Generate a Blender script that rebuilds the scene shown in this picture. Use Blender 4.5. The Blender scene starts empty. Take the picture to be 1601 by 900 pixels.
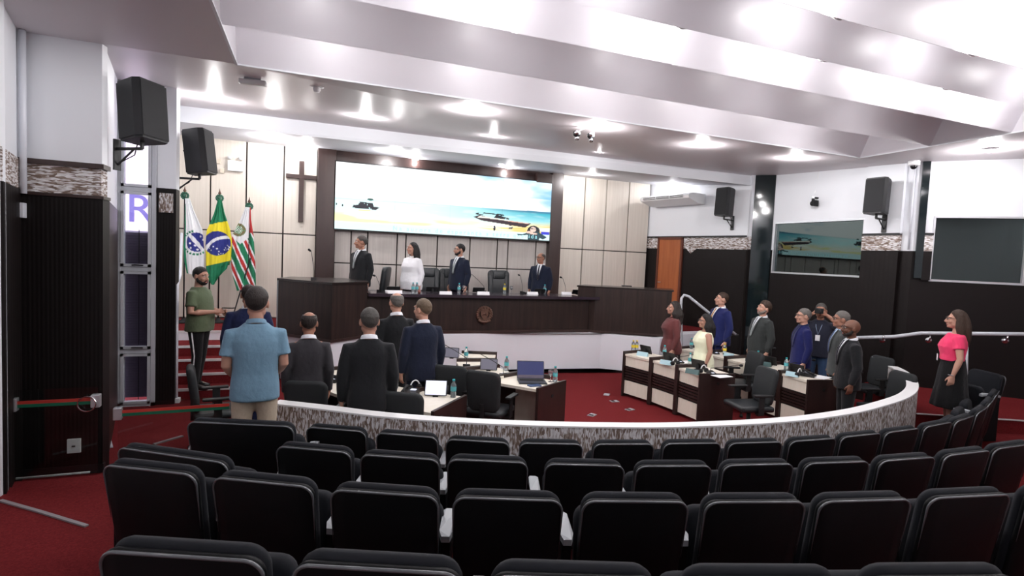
import bpy, bmesh, math, random
import numpy as np
from mathutils import Vector, Matrix, Euler
from mathutils.bvhtree import BVHTree
PI = math.pi
random.seed(7)
scn = bpy.context.scene
COL = scn.collection

# ---------------------------------------------------------------- camera
FPX, CPY, YAW, PIT, ROL, CH = 843.5, 450.0, .3605, .0571, .0444, 2.3487
_c, _s = math.cos(YAW), math.sin(YAW)
_xv = Vector((_c, -_s, 0)); _yv = Vector((_s, _c, 0)); _zv = Vector((0, 0, 1))
_dv = _yv * math.cos(PIT) - _zv * math.sin(PIT)
_uv = _zv * math.cos(PIT) + _yv * math.sin(PIT)
_CX = _xv * math.cos(ROL) + _uv * math.sin(ROL)
_CY = _uv * math.cos(ROL) - _xv * math.sin(ROL)
CAM = Vector((0, 0, CH))
cd = bpy.data.cameras.new('camera'); cam = bpy.data.objects.new('camera', cd); COL.objects.link(cam)
cd.sensor_width = 36; cd.lens = FPX * 36 / 1601; cd.clip_start = .05
m = Matrix((_CX, _CY, -_dv)).transposed().to_4x4(); m.translation = CAM
cam.matrix_world = m
scn.camera = cam
def ray(px, py): return _dv + _CX * ((px - 800) / FPX) - _CY * ((py - CPY) / FPX)
def PZ(px, py, z): r = ray(px, py); return CAM + r * ((z - CH) / r.z)      # survey helpers: a sight line met with a level ...
def PY(px, py, y): r = ray(px, py); return CAM + r * (y / r.y)             # ... or with a wall parallel to the stage
def PD(px, py, t): return CAM + ray(px, py) * t

# ---------------------------------------------------------------- world, exposure
scn.view_settings.view_transform = 'Standard'; scn.view_settings.look = 'None'
scn.view_settings.gamma = 1; scn.view_settings.exposure = 0.58
try: scn.view_settings.use_curve_mapping = False
except Exception: pass
w = bpy.data.worlds.new('World'); scn.world = w; w.use_nodes = True
w.node_tree.nodes['Background'].inputs[0].default_value = (.95, .9, 1, 1)
w.node_tree.nodes['Background'].inputs[1].default_value = 3.0
LAMP_MAIN, LAMP_COFFER, LAMP_STAGE, LAMP_REAR = 36, 12, 36, 16
LAMP_COL = (1.0, .97, .97)

# ---------------------------------------------------------------- materials
M = {}
def mat(name, col=(.5, .5, .5), rough=.5, metal=0, spec=.5, emit=None, es=1, alpha=None, trans=0, bump=None, noise=None, coat=0, sheen=0):
    """noise=(scale xyz, colour2, lo, hi); bump=(scale xyz, strength)"""
    if name in M: return M[name]
    m = bpy.data.materials.new(name); m.use_nodes = True; M[name] = m
    nt = m.node_tree; b = nt.nodes['Principled BSDF']
    b.inputs['Base Color'].default_value = (*col, 1); b.inputs['Roughness'].default_value = rough
    b.inputs['Metallic'].default_value = metal; b.inputs['Specular IOR Level'].default_value = spec
    b.inputs['Coat Weight'].default_value = coat; b.inputs['Sheen Weight'].default_value = sheen
    if trans: b.inputs['Transmission Weight'].default_value = trans
    if emit: b.inputs['Emission Color'].default_value = (*emit, 1); b.inputs['Emission Strength'].default_value = es
    if noise or bump:
        tc = nt.nodes.new('ShaderNodeTexCoord')
    if noise:
        mp = nt.nodes.new('ShaderNodeMapping'); mp.inputs['Scale'].default_value = noise[0]
        nt.links.new(tc.outputs['Object'], mp.inputs[0])
        nz = nt.nodes.new('ShaderNodeTexNoise'); nz.inputs['Scale'].default_value = 1; nz.inputs['Detail'].default_value = 6
        nz.inputs['Roughness'].default_value = .65
        nt.links.new(mp.outputs[0], nz.inputs[0])
        cr = nt.nodes.new('ShaderNodeValToRGB')
        cr.color_ramp.elements[0].position = noise[2]; cr.color_ramp.elements[1].position = noise[3]
        cr.color_ramp.elements[0].color = (*col, 1); cr.color_ramp.elements[1].color = (*noise[1], 1)
        nt.links.new(nz.outputs[0], cr.inputs[0]); nt.links.new(cr.outputs[0], b.inputs['Base Color'])
    if bump:
        mp2 = nt.nodes.new('ShaderNodeMapping'); mp2.inputs['Scale'].default_value = bump[0]
        nt.links.new(tc.outputs['Object'], mp2.inputs[0])
        n2 = nt.nodes.new('ShaderNodeTexNoise'); n2.inputs['Scale'].default_value = 1; n2.inputs['Detail'].default_value = 3
        nt.links.new(mp2.outputs[0], n2.inputs[0])
        bp = nt.nodes.new('ShaderNodeBump'); bp.inputs['Strength'].default_value = bump[1]; bp.inputs['Distance'].default_value = .02
        nt.links.new(n2.outputs[0], bp.inputs['Height']); nt.links.new(bp.outputs[0], b.inputs['Normal'])
    return m

mat('ceiling_paint', (.66, .61, .64), .42, spec=.4)
mat('coffer_paint', (.74, .72, .76), .36, spec=.5)
mat('white_paint', (.80, .82, .86), .6)
mat('base_white', (.82, .83, .88), .5)
mat('carpet', (.105, .009, .011), .95, spec=.08, noise=((60, 60, 60), (.185, .02, .022), .3, .7), bump=((300, 300, 300), .4))
mat('dark_wood', (.009, .005, .0045), .42, spec=.35, noise=((14, 14, .8), (.036, .019, .014), .35, .74))
mat('desk_wood', (.013, .006, .0055), .4, noise=((9, 9, .7), (.034, .014, .012), .3, .75))
mat('frame_wood', (.026, .013, .012), .35, noise=((10, 10, .7), (.045, .024, .02), .3, .75))
mat('door_wood', (.30, .075, .022), .35, noise=((12, 12, .8), (.42, .13, .04), .3, .7))
mat('cream_panel', (.66, .60, .52), .5, noise=((30, 30, .7), (.76, .70, .62), .3, .7))
mat('grey_panel', (.50, .46, .43), .5, noise=((30, 30, .7), (.60, .56, .52), .3, .7))
mat('desk_top', (.78, .72, .60), .4, noise=((6, 40, 6), (.85, .80, .70), .3, .7))
mat('black', (.008, .008, .009), .45)
mat('matte_black', (.006, .006, .007), .8)
mat('black_gloss', (.006, .006, .008), .12)
mat('rim_highlight', (.10, .11, .12), .25, spec=1.0)  # paler than the shell: highlight along its edge put into the colour
mat('seat_shell', (.0035, .004, .0047), .5, spec=.16, bump=((500, 500, 500), .08))
mat('seat_fabric', (.0065, .008, .012), .75, spec=.2, bump=((900, 900, 900), .3), sheen=.04)
mat('arm_pad', (.33, .35, .37), .4)
mat('office_fabric', (.012, .015, .017), .75, bump=((600, 600, 600), .3))
mat('leather', (.014, .017, .02), .38, bump=((60, 60, 60), .15))
mat('chrome', (.75, .75, .78), .18, metal=1)
mat('alu', (.62, .63, .66), .35, metal=.7)
mat('steel_white', (.72, .74, .80), .35)
mat('grey_paint', (.52, .54, .58), .4); mat('floor_strip', (.27, .26, .27), .4)
mat('white_plastic', (.82, .83, .84), .35)
mat('paper', (.9, .9, .92), .7)
mat('black_wall_glass', (.008, .014, .016), .06, spec=.6)
mat('nosing', (.70, .70, .70), .4, metal=.3)
mat('skin', (.46, .25, .18), .5, spec=.35)
mat('skin_light', (.54, .30, .22), .5, spec=.35)
mat('skin_tan', (.34, .165, .11), .5, spec=.35)
mat('skin_dark', (.15, .065, .04), .45, spec=.4)
mat('bronze', (.11, .055, .038), .4, metal=.3)
mat('water', (.75, .85, .88), .08, spec=.6, trans=.85)
mat('glass_clear', (.95, .97, 1), .04, trans=.95)
mat('cap_teal', (.02, .38, .42), .4); mat('cap_yellow', (.8, .58, .02), .4)
mat('label_teal', (.1, .45, .48), .5); mat('label_yellow', (.85, .65, .05), .5)
mat('screen_dim', (.02, .02, .03), .2, emit=(.10, .10, .20), es=.5)
mat('screen_white', (.8, .82, .9), .3, emit=(.75, .8, 1), es=.4)
mat('light_disc', (1, 1, 1), .5, emit=(1, .98, 1), es=28)
mat('eye_white', (.7, .68, .66), .3); mat('eye_dark', (.015, .01, .01), .3)
mat('lips', (.35, .10, .09), .45)
mat('green_tape', (.0, .12, .06), .5); mat('red_tape', (.45, .03, .02), .5)

def wall_stone(name, scale):
    m = mat(name, (.7, .68, .66), .7)
    nt = m.node_tree; b = nt.nodes['Principled BSDF']
    tc = nt.nodes.new('ShaderNodeTexCoord'); mp = nt.nodes.new('ShaderNodeMapping'); mp.inputs['Scale'].default_value = scale
    nt.links.new(tc.outputs['Object'], mp.inputs[0])
    v = nt.nodes.new('ShaderNodeTexVoronoi'); v.inputs['Scale'].default_value = 1; nt.links.new(mp.outputs[0], v.inputs[0])
    n = nt.nodes.new('ShaderNodeTexNoise'); n.inputs['Scale'].default_value = .9; n.inputs['Detail'].default_value = 4; nt.links.new(mp.outputs[0], n.inputs[0])
    sp = nt.nodes.new('ShaderNodeSeparateColor'); nt.links.new(v.outputs['Color'], sp.inputs[0])
    mx = nt.nodes.new('ShaderNodeMath'); mx.operation = 'ADD'; nt.links.new(sp.outputs[0], mx.inputs[0]); nt.links.new(n.outputs[0], mx.inputs[1])
    cr = nt.nodes.new('ShaderNodeValToRGB'); e = cr.color_ramp.elements
    e[0].position = .34; e[0].color = (.16, .11, .085, 1); e[1].position = .68; e[1].color = (.78, .77, .78, 1)
    x = e.new(.46); x.color = (.33, .26, .22, 1); x = e.new(.55); x.color = (.56, .54, .54, 1)
    hf_ = nt.nodes.new('ShaderNodeMath'); hf_.operation = 'MULTIPLY'; hf_.inputs[1].default_value = .5; nt.links.new(mx.outputs[0], hf_.inputs[0])
    nt.links.new(hf_.outputs[0], cr.inputs[0]); nt.links.new(cr.outputs[0], b.inputs['Base Color'])
    bp = nt.nodes.new('ShaderNodeBump'); bp.inputs['Strength'].default_value = .5; bp.inputs['Distance'].default_value = .01
    nt.links.new(sp.outputs[0], bp.inputs['Height']); nt.links.new(bp.outputs[0], b.inputs['Normal'])
    return m
wall_stone('stone_upright', (95, 95, 24)); wall_stone('stone_flat', (18, 18, 85))

def ribbed(name, col, scale):
    m = mat(name, col, .5, spec=.22)
    nt = m.node_tree; b = nt.nodes['Principled BSDF']
    tc = nt.nodes.new('ShaderNodeTexCoord'); w_ = nt.nodes.new('ShaderNodeTexWave'); w_.wave_type = 'BANDS'; w_.bands_direction = 'DIAGONAL' if scale < 0 else 'X'
    w_.inputs['Scale'].default_value = abs(scale); w_.inputs['Distortion'].default_value = .2
    mp = nt.nodes.new('ShaderNodeMapping'); mp.inputs['Scale'].default_value = (1, 1, 0 if scale < 0 else 1)
    nt.links.new(tc.outputs['Object'], mp.inputs[0]); nt.links.new(mp.outputs[0], w_.inputs[0])
    bp = nt.nodes.new('ShaderNodeBump'); bp.inputs['Strength'].default_value = .16; bp.inputs['Distance'].default_value = .006
    nt.links.new(w_.outputs[0], bp.inputs['Height']); nt.links.new(bp.outputs[0], b.inputs['Normal'])
ribbed('black_slats', (.006, .0042, .0042), 9)
ribbed('black_slats_side', (.0065, .0042, .004), -8)

def glass_mat(name, tint, refl_rough=.02, opacity=.0, ior=1.45):
    m = bpy.data.materials.new(name); m.use_nodes = True; M[name] = m; nt = m.node_tree
    for n in list(nt.nodes): nt.nodes.remove(n)
    o = nt.nodes.new('ShaderNodeOutputMaterial'); t = nt.nodes.new('ShaderNodeBsdfTransparent'); t.inputs[0].default_value = (*tint, 1)
    g = nt.nodes.new('ShaderNodeBsdfGlossy'); g.inputs['Roughness'].default_value = refl_rough; g.inputs[0].default_value = (.85, 1, .98, 1)
    f = nt.nodes.new('ShaderNodeFresnel'); f.inputs[0].default_value = ior
    mx = nt.nodes.new('ShaderNodeMixShader')
    nt.links.new(f.outputs[0], mx.inputs[0]); nt.links.new(t.outputs[0], mx.inputs[1]); nt.links.new(g.outputs[0], mx.inputs[2])
    nt.links.new(mx.outputs[0], o.inputs[0])
glass_mat('booth_glass', (.10, .20, .20), .015, ior=1.9)
glass_mat('clear_pane', (.93, .96, .95), .02)
glass_mat('window_pane', (.9, .88, .93), .02)
def attr_mat(name, emit=0, rough=.7):
    m = mat(name, (1, 1, 1), rough); nt = m.node_tree; b = nt.nodes['Principled BSDF']
    a = nt.nodes.new('ShaderNodeAttribute'); a.attribute_name = 'Col'
    if emit:
        b.inputs['Base Color'].default_value = (.01, .01, .01, 1); nt.links.new(a.outputs['Color'], b.inputs['Emission Color']); b.inputs['Emission Strength'].default_value = emit
    else: nt.links.new(a.outputs['Color'], b.inputs['Base Color'])
    return m
attr_mat('video_picture', .74); attr_mat('flag_cloth', 0, .8)

# ---------------------------------------------------------------- object helpers
def tag(o, label=None, cat=None, group=None, kind=None):
    if label: o['label'] = label
    if cat: o['category'] = cat
    if group: o['group'] = group
    if kind: o['kind'] = kind
    return o
def empty(name, loc=(0, 0, 0), rz=0, label=None, cat=None, group=None):
    o = bpy.data.objects.new(name, None); COL.objects.link(o); o.location = loc; o.rotation_euler = (0, 0, rz)
    o.empty_display_size = .05
    return tag(o, label, cat, group)
def link_mesh(name, me, m, parent=None, smooth=False):
    o = bpy.data.objects.new(name, me); COL.objects.link(o)
    if m: me.materials.append(M[m] if isinstance(m, str) else m)
    if smooth:
        for p in me.polygons: p.use_smooth = True
    if parent: o.parent = parent
    return o
class MB:
    def __init__(s): s.v = []; s.f = []; s.T = Matrix.Identity(4)
    def add(s, vs, fs):
        n = len(s.v); s.v += [tuple(s.T @ Vector(v)) for v in vs]; s.f += [[i + n for i in f] for f in fs]; return s
    def box(s, x0, x1, y0, y1, z0, z1, bev=0):
        if bev:
            b = min(bev, (x1-x0)/2.01, (y1-y0)/2.01, (z1-z0)/2.01)
            bm = bmesh.new(); bmesh.ops.create_cube(bm, size=1)
            for v in bm.verts: v.co = Vector((x0 + (v.co.x+.5)*(x1-x0), y0 + (v.co.y+.5)*(y1-y0), z0 + (v.co.z+.5)*(z1-z0)))
            bmesh.ops.bevel(bm, geom=bm.edges[:], offset=b, segments=2, affect='EDGES', profile=.6)
            bm.verts.ensure_lookup_table()
            s.add([v.co[:] for v in bm.verts], [[v.index for v in f.verts] for f in bm.faces]); bm.free(); return s
        vs = [(x, y, z) for z in (z0, z1) for y in (y0, y1) for x in (x0, x1)]
        return s.add(vs, [(0,2,3,1), (4,5,7,6), (0,1,5,4), (2,6,7,3), (0,4,6,2), (1,3,7,5)])
    def prism(s, poly, z0, z1):
        n = len(poly)
        z0s = z0 if isinstance(z0, (list, tuple)) else [z0]*n; z1s = z1 if isinstance(z1, (list, tuple)) else [z1]*n
        vs = [(p[0], p[1], z0s[i]) for i, p in enumerate(poly)] + [(p[0], p[1], z1s[i]) for i, p in enumerate(poly)]
        fs = [list(range(n))[::-1], list(range(n, 2*n))] + [(i, (i+1) % n, n+(i+1) % n, n+i) for i in range(n)]
        return s.add(vs, fs)
    def quad(s, *p): return s.add(p, [list(range(len(p)))])
    def tube(s, pts, r, n=10, cap=True):
        """r: a number or a list of numbers or (rx, ry) pairs"""
        pts = [Vector(p) for p in pts]; k = len(pts)
        rs = [r]*k if isinstance(r, (int, float)) else list(r)
        rs = [(q, q) if isinstance(q, (int, float)) else q for q in rs]
        vs = []; prev = None
        for i, p in enumerate(pts):
            d = (pts[min(i+1, k-1)] - pts[max(i-1, 0)]).normalized()
            if prev is None:
                a = Vector((1, 0, 0)) if abs(d.x) < .9 else Vector((0, 1, 0))
                a = (a - d * a.dot(d)).normalized()
            else: a = (prev - d * prev.dot(d)).normalized()
            prev = a; b = d.cross(a)
            for j in range(n):
                t = 2*PI*j/n; vs.append(tuple(p + a*math.cos(t)*rs[i][0] + b*math.sin(t)*rs[i][1]))
        fs = [(i*n+j, i*n+(j+1) % n, (i+1)*n+(j+1) % n, (i+1)*n+j) for i in range(k-1) for j in range(n)]
        if cap: fs += [list(range(n))[::-1], [(k-1)*n+j for j in range(n)]]
        return s.add(vs, fs)
    def lathe(s, prof, n=20, c=(0, 0, 0), cap=True):
        vs = [(c[0]+r*math.cos(2*PI*j/n), c[1]+r*math.sin(2*PI*j/n), c[2]+z) for r, z in prof for j in range(n)]
        k = len(prof)
        fs = [(i*n+j, i*n+(j+1) % n, (i+1)*n+(j+1) % n, (i+1)*n+j) for i in range(k-1) for j in range(n)]
        if cap: fs += [list(range(n))[::-1], [(k-1)*n+j for j in range(n)]]
        return s.add(vs, fs)
    def ell(s, c, r, nu=20, nv=12, fn=None):
        vs = []; fs = []
        for i in range(nv+1):
            th = PI*i/nv
            for j in range(nu):
                ph = 2*PI*j/nu; d = Vector((math.sin(th)*math.cos(ph), math.sin(th)*math.sin(ph), math.cos(th)))
                k = fn(d) if fn else 1
                vs.append((c[0]+d.x*r[0]*k, c[1]+d.y*r[1]*k, c[2]+d.z*r[2]*k))
        for i in range(nv):
            for j in range(nu): fs.append((i*nu+j, (i+1)*nu+j, (i+1)*nu+(j+1) % nu, i*nu+(j+1) % nu))
        return s.add(vs, fs)
    def rslab(s, w, h, t, r, bev=.01, seg=5, bend=0, z0=0, y0=0, taper=0):
        """upright slab in xz with rounded corners, soft rims, thickness t along y from y0"""
        def outline(inset):
            W, H, R = w/2-inset, h-inset*2, max(r-inset, .002); o = []
            for cx, cz, a0 in ((W-R, z0+inset+H-R, 0), (-W+R, z0+inset+H-R, 90), (-W+R, z0+inset+R, 180), (W-R, z0+inset+R, 270)):
                for k in range(seg+1):
                    a = math.radians(a0 + 90*k/seg); o.append((cx+R*math.cos(a), cz+R*math.sin(a)))
            return o
        lay = [(bev*1.0, 0), (bev*.3, bev*.3), (0, bev), (0, t-bev), (bev*.3, t-bev*.3), (bev, t)]
        vs = []; n = 4*(seg+1)
        for ins, y in lay:
            for x, z in outline(ins):
                k = 1 - taper*(z0+h-z)/h
                vs.append((x*k, y0+y+bend*(x/(w/2))**2, z))
        fs = [(i*n+j, i*n+(j+1) % n, (i+1)*n+(j+1) % n, (i+1)*n+j) for i in range(len(lay)-1) for j in range(n)]
        for li, rev in ((0, 1), (len(lay)-1, 0)):
            # strip-fill left-right so a bent slab stays smooth
            base = li*n; q = seg+1
            top = [base+k for k in range(0, 2*q)]; bot = [base+k for k in range(n-1, 2*q-1, -1)]
            for k in range(len(top)-1):
                f = [top[k], top[k+1], bot[k+1], bot[k]]; fs.append(f[::-1] if rev else f)
        return s.add(vs, fs)
    def mesh(s, name, fix=True):
        me = bpy.data.meshes.new(name); me.from_pydata(s.v, [], s.f); me.validate()
        if fix:
            bm = bmesh.new(); bm.from_mesh(me); bmesh.ops.recalc_face_normals(bm, faces=bm.faces); bm.to_mesh(me); bm.free()
        return me
    def build(s, name, m, parent=None, smooth=False, fix=True):
        o = link_mesh(name, s.mesh(name, fix), m, parent, smooth)
        if smooth == 'auto':
            for e in o.data.edges: pass
        return o
def crisp(o, ang=40):
    me = o.data
    for p in me.polygons: p.use_smooth = True
    me.set_sharp_from_angle(angle=math.radians(ang)); return o
def copy_tree(o, parent=None):
    c = o.copy(); COL.objects.link(c)
    if parent: c.parent = parent
    for ch in [x for x in bpy.data.objects if x.parent == o]: copy_tree(ch, c)
    return c
KIDS = {}
def fast_copy(o):
    """copy of a thing, its parts and their sub-parts"""
    if o.name not in KIDS:
        KIDS[o.name] = [(c, [g for g in bpy.data.objects if g.parent == c]) for c in bpy.data.objects if c.parent == o]
    r = o.copy(); COL.objects.link(r)
    for ch, gs in KIDS[o.name]:
        c = ch.copy(); COL.objects.link(c); c.parent = r
        for g in gs:
            d = g.copy(); COL.objects.link(d); d.parent = c
    return r
def struct(name, mb, m, parent=None, smooth=False):
    o = mb.build(name, m, parent, smooth)
    if not parent: o['kind'] = 'structure'
    return o
def remeshed(mb, name, vox, m, parent=None, smooth_it=4, dec=None):
    me = mb.mesh('tmp'); o = bpy.data.objects.new('tmp', me); COL.objects.link(o)
    r = o.modifiers.new('r', 'REMESH'); r.mode = 'VOXEL'; r.voxel_size = vox; r.use_smooth_shade = True
    if smooth_it:
        q = o.modifiers.new('s', 'SMOOTH'); q.iterations = smooth_it; q.factor = .5
    dg = bpy.context.evaluated_depsgraph_get(); dg.update()
    out = bpy.data.meshes.new_from_object(o.evaluated_get(dg)); out.name = name
    bpy.data.objects.remove(o); bpy.data.meshes.remove(me)
    out.materials.clear()
    return link_mesh(name, out, m, parent, True)
def seglen(a, b): return (Vector(b)-Vector(a)).length
def wall_seg(name, a, b, z0, z1, m, th=.12, parent=None, out=1):
    """vertical wall from a to b (xy), thickness th on the far side"""
    a = Vector(a[:2]); b = Vector(b[:2]); d = (b-a).normalized(); n = Vector((-d.y, d.x))*th*out
    mb = MB().prism([a[:], b[:], (b+n)[:], (a+n)[:]], z0, z1)
    return struct(name, mb, m, parent)

# ================================================================ ROOM SHELL
ZC = 4.236                      # ceiling level over the audience
Y1 = 6.45                       # edge of the coffers, plane of the left wall panel
CX0, CX1 = -.76, 8.45           # coffer field
FL = PY(278, 164.5, 11.2); FR = PD(1177, 275, 12.3)          # stage fascia, upper edge
FLb = PY(278, 190, 11.2); FRb = PD(1168, 289, 12.2)          # lower edge
BL = (-2.6, 12.7); BR = (8.68, 12.7)
ZS = 4.494
# floors
fl = MB().prism([(-4, -3), (15, -3), (15, 14), (-4, 14)], -.1, 0)
struct('floor', fl, 'carpet')
AC = Vector((4.75, 12.55))      # centre of the curved rows
def arc(r, a0, a1, n, c=AC): return [(c.x + r*math.cos(math.radians(a0+(a1-a0)*i/n)), c.y + r*math.sin(math.radians(a0+(a1-a0)*i/n))) for i in range(n+1)]
def tier(name, r, z0, z1, a0=232, a1=312):
    inner = arc(r, a0, a1, 40); outer = arc(19, a1, a0, 40)
    mb = MB()
    for i in range(40):
        mb.prism([inner[i], inner[i+1], outer[40-i-1], outer[40-i]], z0, z1)
    return struct(name, mb, 'carpet')
tier('floor_2', 9.85, .001, .177, 222, 300); tier('floor_3', 10.75, .178, .354, 222, 300); tier('floor_4', 11.65, .355, .53, 222, 300)
# left landing and right landing / ramp
lp = [PZ(0, 783, .177), PZ(135, 823, .177), PZ(240, 695, .14), PZ(285, 682, .14)]
struct('floor_5', MB().prism([(-3.4, 6.0), (-1.55, 5.95), (-.75, 5.75), (-.1, 5.3), (-.1, 4.95), (-.9, 4.3), (-3.4, 4.3)], .001, .14), 'carpet')
N0, N1 = (8.32, 5.15), (9.63, 4.52)
struct('floor_6', MB().prism([(6.8, 4.6), (7.9, 4.45), (8.7, 4.5), (9.1, 3.4), (14, 1.2), (14, 2.6), N1, N0, (7.2, 5.1)], .001, .14), 'carpet')
struct('floor_7', MB().prism([N0, N1, (14, 2.45), (14, 4.2), (10.2, 6.6), (9.2, 6.6)], .002, [.33, .33, .33, .5, .5, .42]), 'carpet')
def strip(i, pts, w=.03, m='nosing'):
    mb = MB()
    for a, b in zip(pts[:-1], pts[1:]):
        a, b = Vector(a), Vector(b); d = (b-a).normalized(); n = Vector((-d.y, d.x, 0))*w/2
        mb.add([a-n, b-n, b+n, a+n, a-n+Vector((0,0,.012)), b-n+Vector((0,0,.012)), b+n+Vector((0,0,.012)), a+n+Vector((0,0,.012))],
               [(0,1,2,3), (4,5,6,7), (0,1,5,4), (1,2,6,5), (2,3,7,6), (3,0,4,7)])
    o = mb.build('trim_%d' % i, m); o['kind'] = 'structure'; return o
strip(1, [(8.32, 5.15, .331), (9.63, 4.52, .331), (12.0, 3.4, .331)], .04)
strip(2, [PZ(0, 783, .178), PZ(60, 800, .178), PZ(135, 823, .178)], .03, 'floor_strip')
strip(28, [(-2.7, 6.02, .141), (-1.9, 6.04, .141)], .02, 'paper')
strip(3, [PZ(240, 695, .141), PZ(285, 682, .141)], .04, 'floor_strip')
strip(4, [PZ(165, 672, .0), PZ(172, 700, .0)], .05, 'grey_paint')

# ---- back wall
wall_seg('wall_back', BL, BR, 0, 4.9, 'grey_panel', .15)
def panel_group(idx, xs, zs, m, y=12.7):
    for a, b in zip(xs[:-1], xs[1:]):
        for c, d in zip(zs[:-1], zs[1:]):
            o = MB().box(a+.015, b-.015, y-.05, y, c+.012, d-.012, .006).build('wall_panel', m)
            tag(o, kind='structure')
mat('groove', (.03, .022, .02), .6)
struct('trim_5', MB().box(-2.6, .12, 12.66, 12.7, .82, 4.55), 'groove')
struct('trim_6', MB().box(5.9, 8.66, 12.66, 12.7, .82, 4.55), 'groove')
struct('trim_7', MB().box(.5, 5.66, 12.66, 12.7, .82, 2.9), 'groove')
zg = 2.63
panel_group(0, [-2.6, -1.93, -1.27, -.55, .12], [.82, zg, 4.53], 'cream_panel', 12.66)
panel_group(1, [5.95, 6.67, 7.31, 8.0, 8.66], [.82, zg, 4.53], 'cream_panel', 12.66)
panel_group(2, [.5, .86, 1.22, 1.88, 2.08, 2.82, 3.62, 4.32, 4.6, 5.35, 5.66], [.82, 2.05, 2.82], 'grey_panel', 12.66)
# dark pillars beside the screen, dark header above it
for a, b, n in ((.12, .5, 8), (5.64, 5.95, 9)): struct('trim_%d' % n, MB().box(a, b, 12.42, 12.66, .82, 4.5, .01), 'frame_wood')
struct('trim_10', MB().box(.5, 5.66, 12.5, 12.66, 4.24, 4.5, .01), 'frame_wood')
struct('trim_19', MB().box(5.2, 5.62, 12.36, 12.5, 4.22, 4.44, .01), 'frame_wood')
# ---- left side, stage flank and window bay
struct('wall_stage_left', MB().prism([(-1.86, 9.0), (-1.8, 9.05), (-2.6, 12.72), (-2.72, 12.72)], 0, 4.9), 'white_paint')
col = MB().box(-2.03, -1.8, 8.95, 9.15, 3.10, 4.62); struct('wall_column', col, 'white_paint')
struct('trim_11', MB().box(-2.035, -1.795, 8.93, 9.15, 0, 3.10), 'black_slats')
struct('trim_12', MB().box(-2.0, -1.83, 8.905, 8.93, 2.76, 3.03), 'stone_upright')
# left wall panel facing the room
WL = PZ(20, 750, 0)
struct('wall_left', MB().box(-2.62, -1.93, 6.45, 6.6, 3.06, 4.4), 'white_paint')
struct('trim_13', MB().box(-2.62, -1.93, 6.43, 6.6, 2.76, 3.06), 'stone_flat')
struct('trim_14', MB().box(-2.62, -1.91, 6.41, 6.6, 0, 2.76), 'black_slats')
for k, (a, b) in enumerate(((3.03, 3.075), (2.735, 2.765))): struct('trim_%d' % (15+k), MB().box(-2.62, -1.9, 6.395, 6.6, a, b), 'frame_wood')
struct('baseboard_left', MB().box(-2.62, -1.9, 6.4, 6.46, 0, .09), 'black')
# return from the panel back to the window bay
struct('wall_return', MB().prism([(-1.95, 6.6), (-2.05, 6.6), (-2.62, 8.95), (-2.5, 8.95)], 2.75, 4.6), 'white_paint')
struct('wall_return_lower', MB().prism([(-1.93, 6.6), (-2.05, 6.6), (-2.62, 8.95), (-2.49, 8.95)], 0, 2.75), 'dark_wood')
# far left wall
wl0, wl1 = Vector((-2.62, 6.45)), Vector((-2.36, 5.6))
wall_seg('wall_left_side', (-2.36, 5.6), (-2.62, 6.6), 3.06, 4.4, 'white_paint', .12)
wall_seg('wall_left_side_stone', (-2.35, 5.6), (-2.61, 6.6), 2.78, 3.06, 'stone_flat', .12)
wall_seg('wall_left_side_lower', (-2.34, 5.6), (-2.60, 6.6), 0, 2.78, 'black_slats_side', .12)
wall_seg('wall_left_rear', (-3.6, -2.8), (-3.6, 5.7), 0, 4.4, 'white_paint', .12)
wall_seg('wall_left_front', (-3.6, 5.68), (-2.36, 5.68), 0, 4.4, 'white_paint', -.12)
# ---- right side walls
RA, RB = BR, (9.35, 9.72)
R1, R2 = (9.55, 9.2), (9.70, 6.30); R3 = (10.8, 5.25); R4 = (13.4, 2.7)
def lerp(a, b, t): return (a[0]+(b[0]-a[0])*t, a[1]+(b[1]-a[1])*t)
def layered(name, a, b, zt=4.75, z0=0):
    wall_seg('wall_'+name, a, b, 3.05, zt, 'white_paint', -.15) if 0 else wall_seg('wall_'+name, b, a, 3.05, zt, 'white_paint', .15, out=-1)
    wall_seg('wall_'+name+'_lower', b, a, z0, 2.76, 'black_slats_side', .15, out=-1)
    s_ = wall_seg('wall_'+name+'_stone', b, a, 2.76, 3.05, 'stone_flat', .13, out=-1); return s_
def off(p, q, k):            # shift both points towards the room
    a, b = Vector(p), Vector(q); d = (b-a).normalized(); n = Vector((-d.y, d.x))*k; return (a+n)[:], (b+n)[:]
# side wall with the door: A -> B
layered('right_stage', RA, RB, 4.9)
a_, b_ = off(RB, RA, .015)
wall_seg('trim_17', a_, b_, 3.04, 3.08, 'black', .02)
# pilaster end at B
PLP = [RB, (9.30, 9.62), (9.52, 9.58), (9.55, 9.75)]
struct('wall_pilaster', MB().prism(PLP, 3.05, 4.75), 'white_paint'); struct('wall_pilaster_lower', MB().prism(PLP, 0, 2.76), 'black_slats_side'); struct('wall_pilaster_stone', MB().prism(PLP, 2.76, 3.05), 'stone_flat')
# dark glazed slot between B and the booth wall
struct('trim_18', MB().prism([(9.36, 9.60), (9.53, 9.20), (9.66, 9.22), (9.52, 9.57)], 0, 4.6), 'black_wall_glass')
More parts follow.
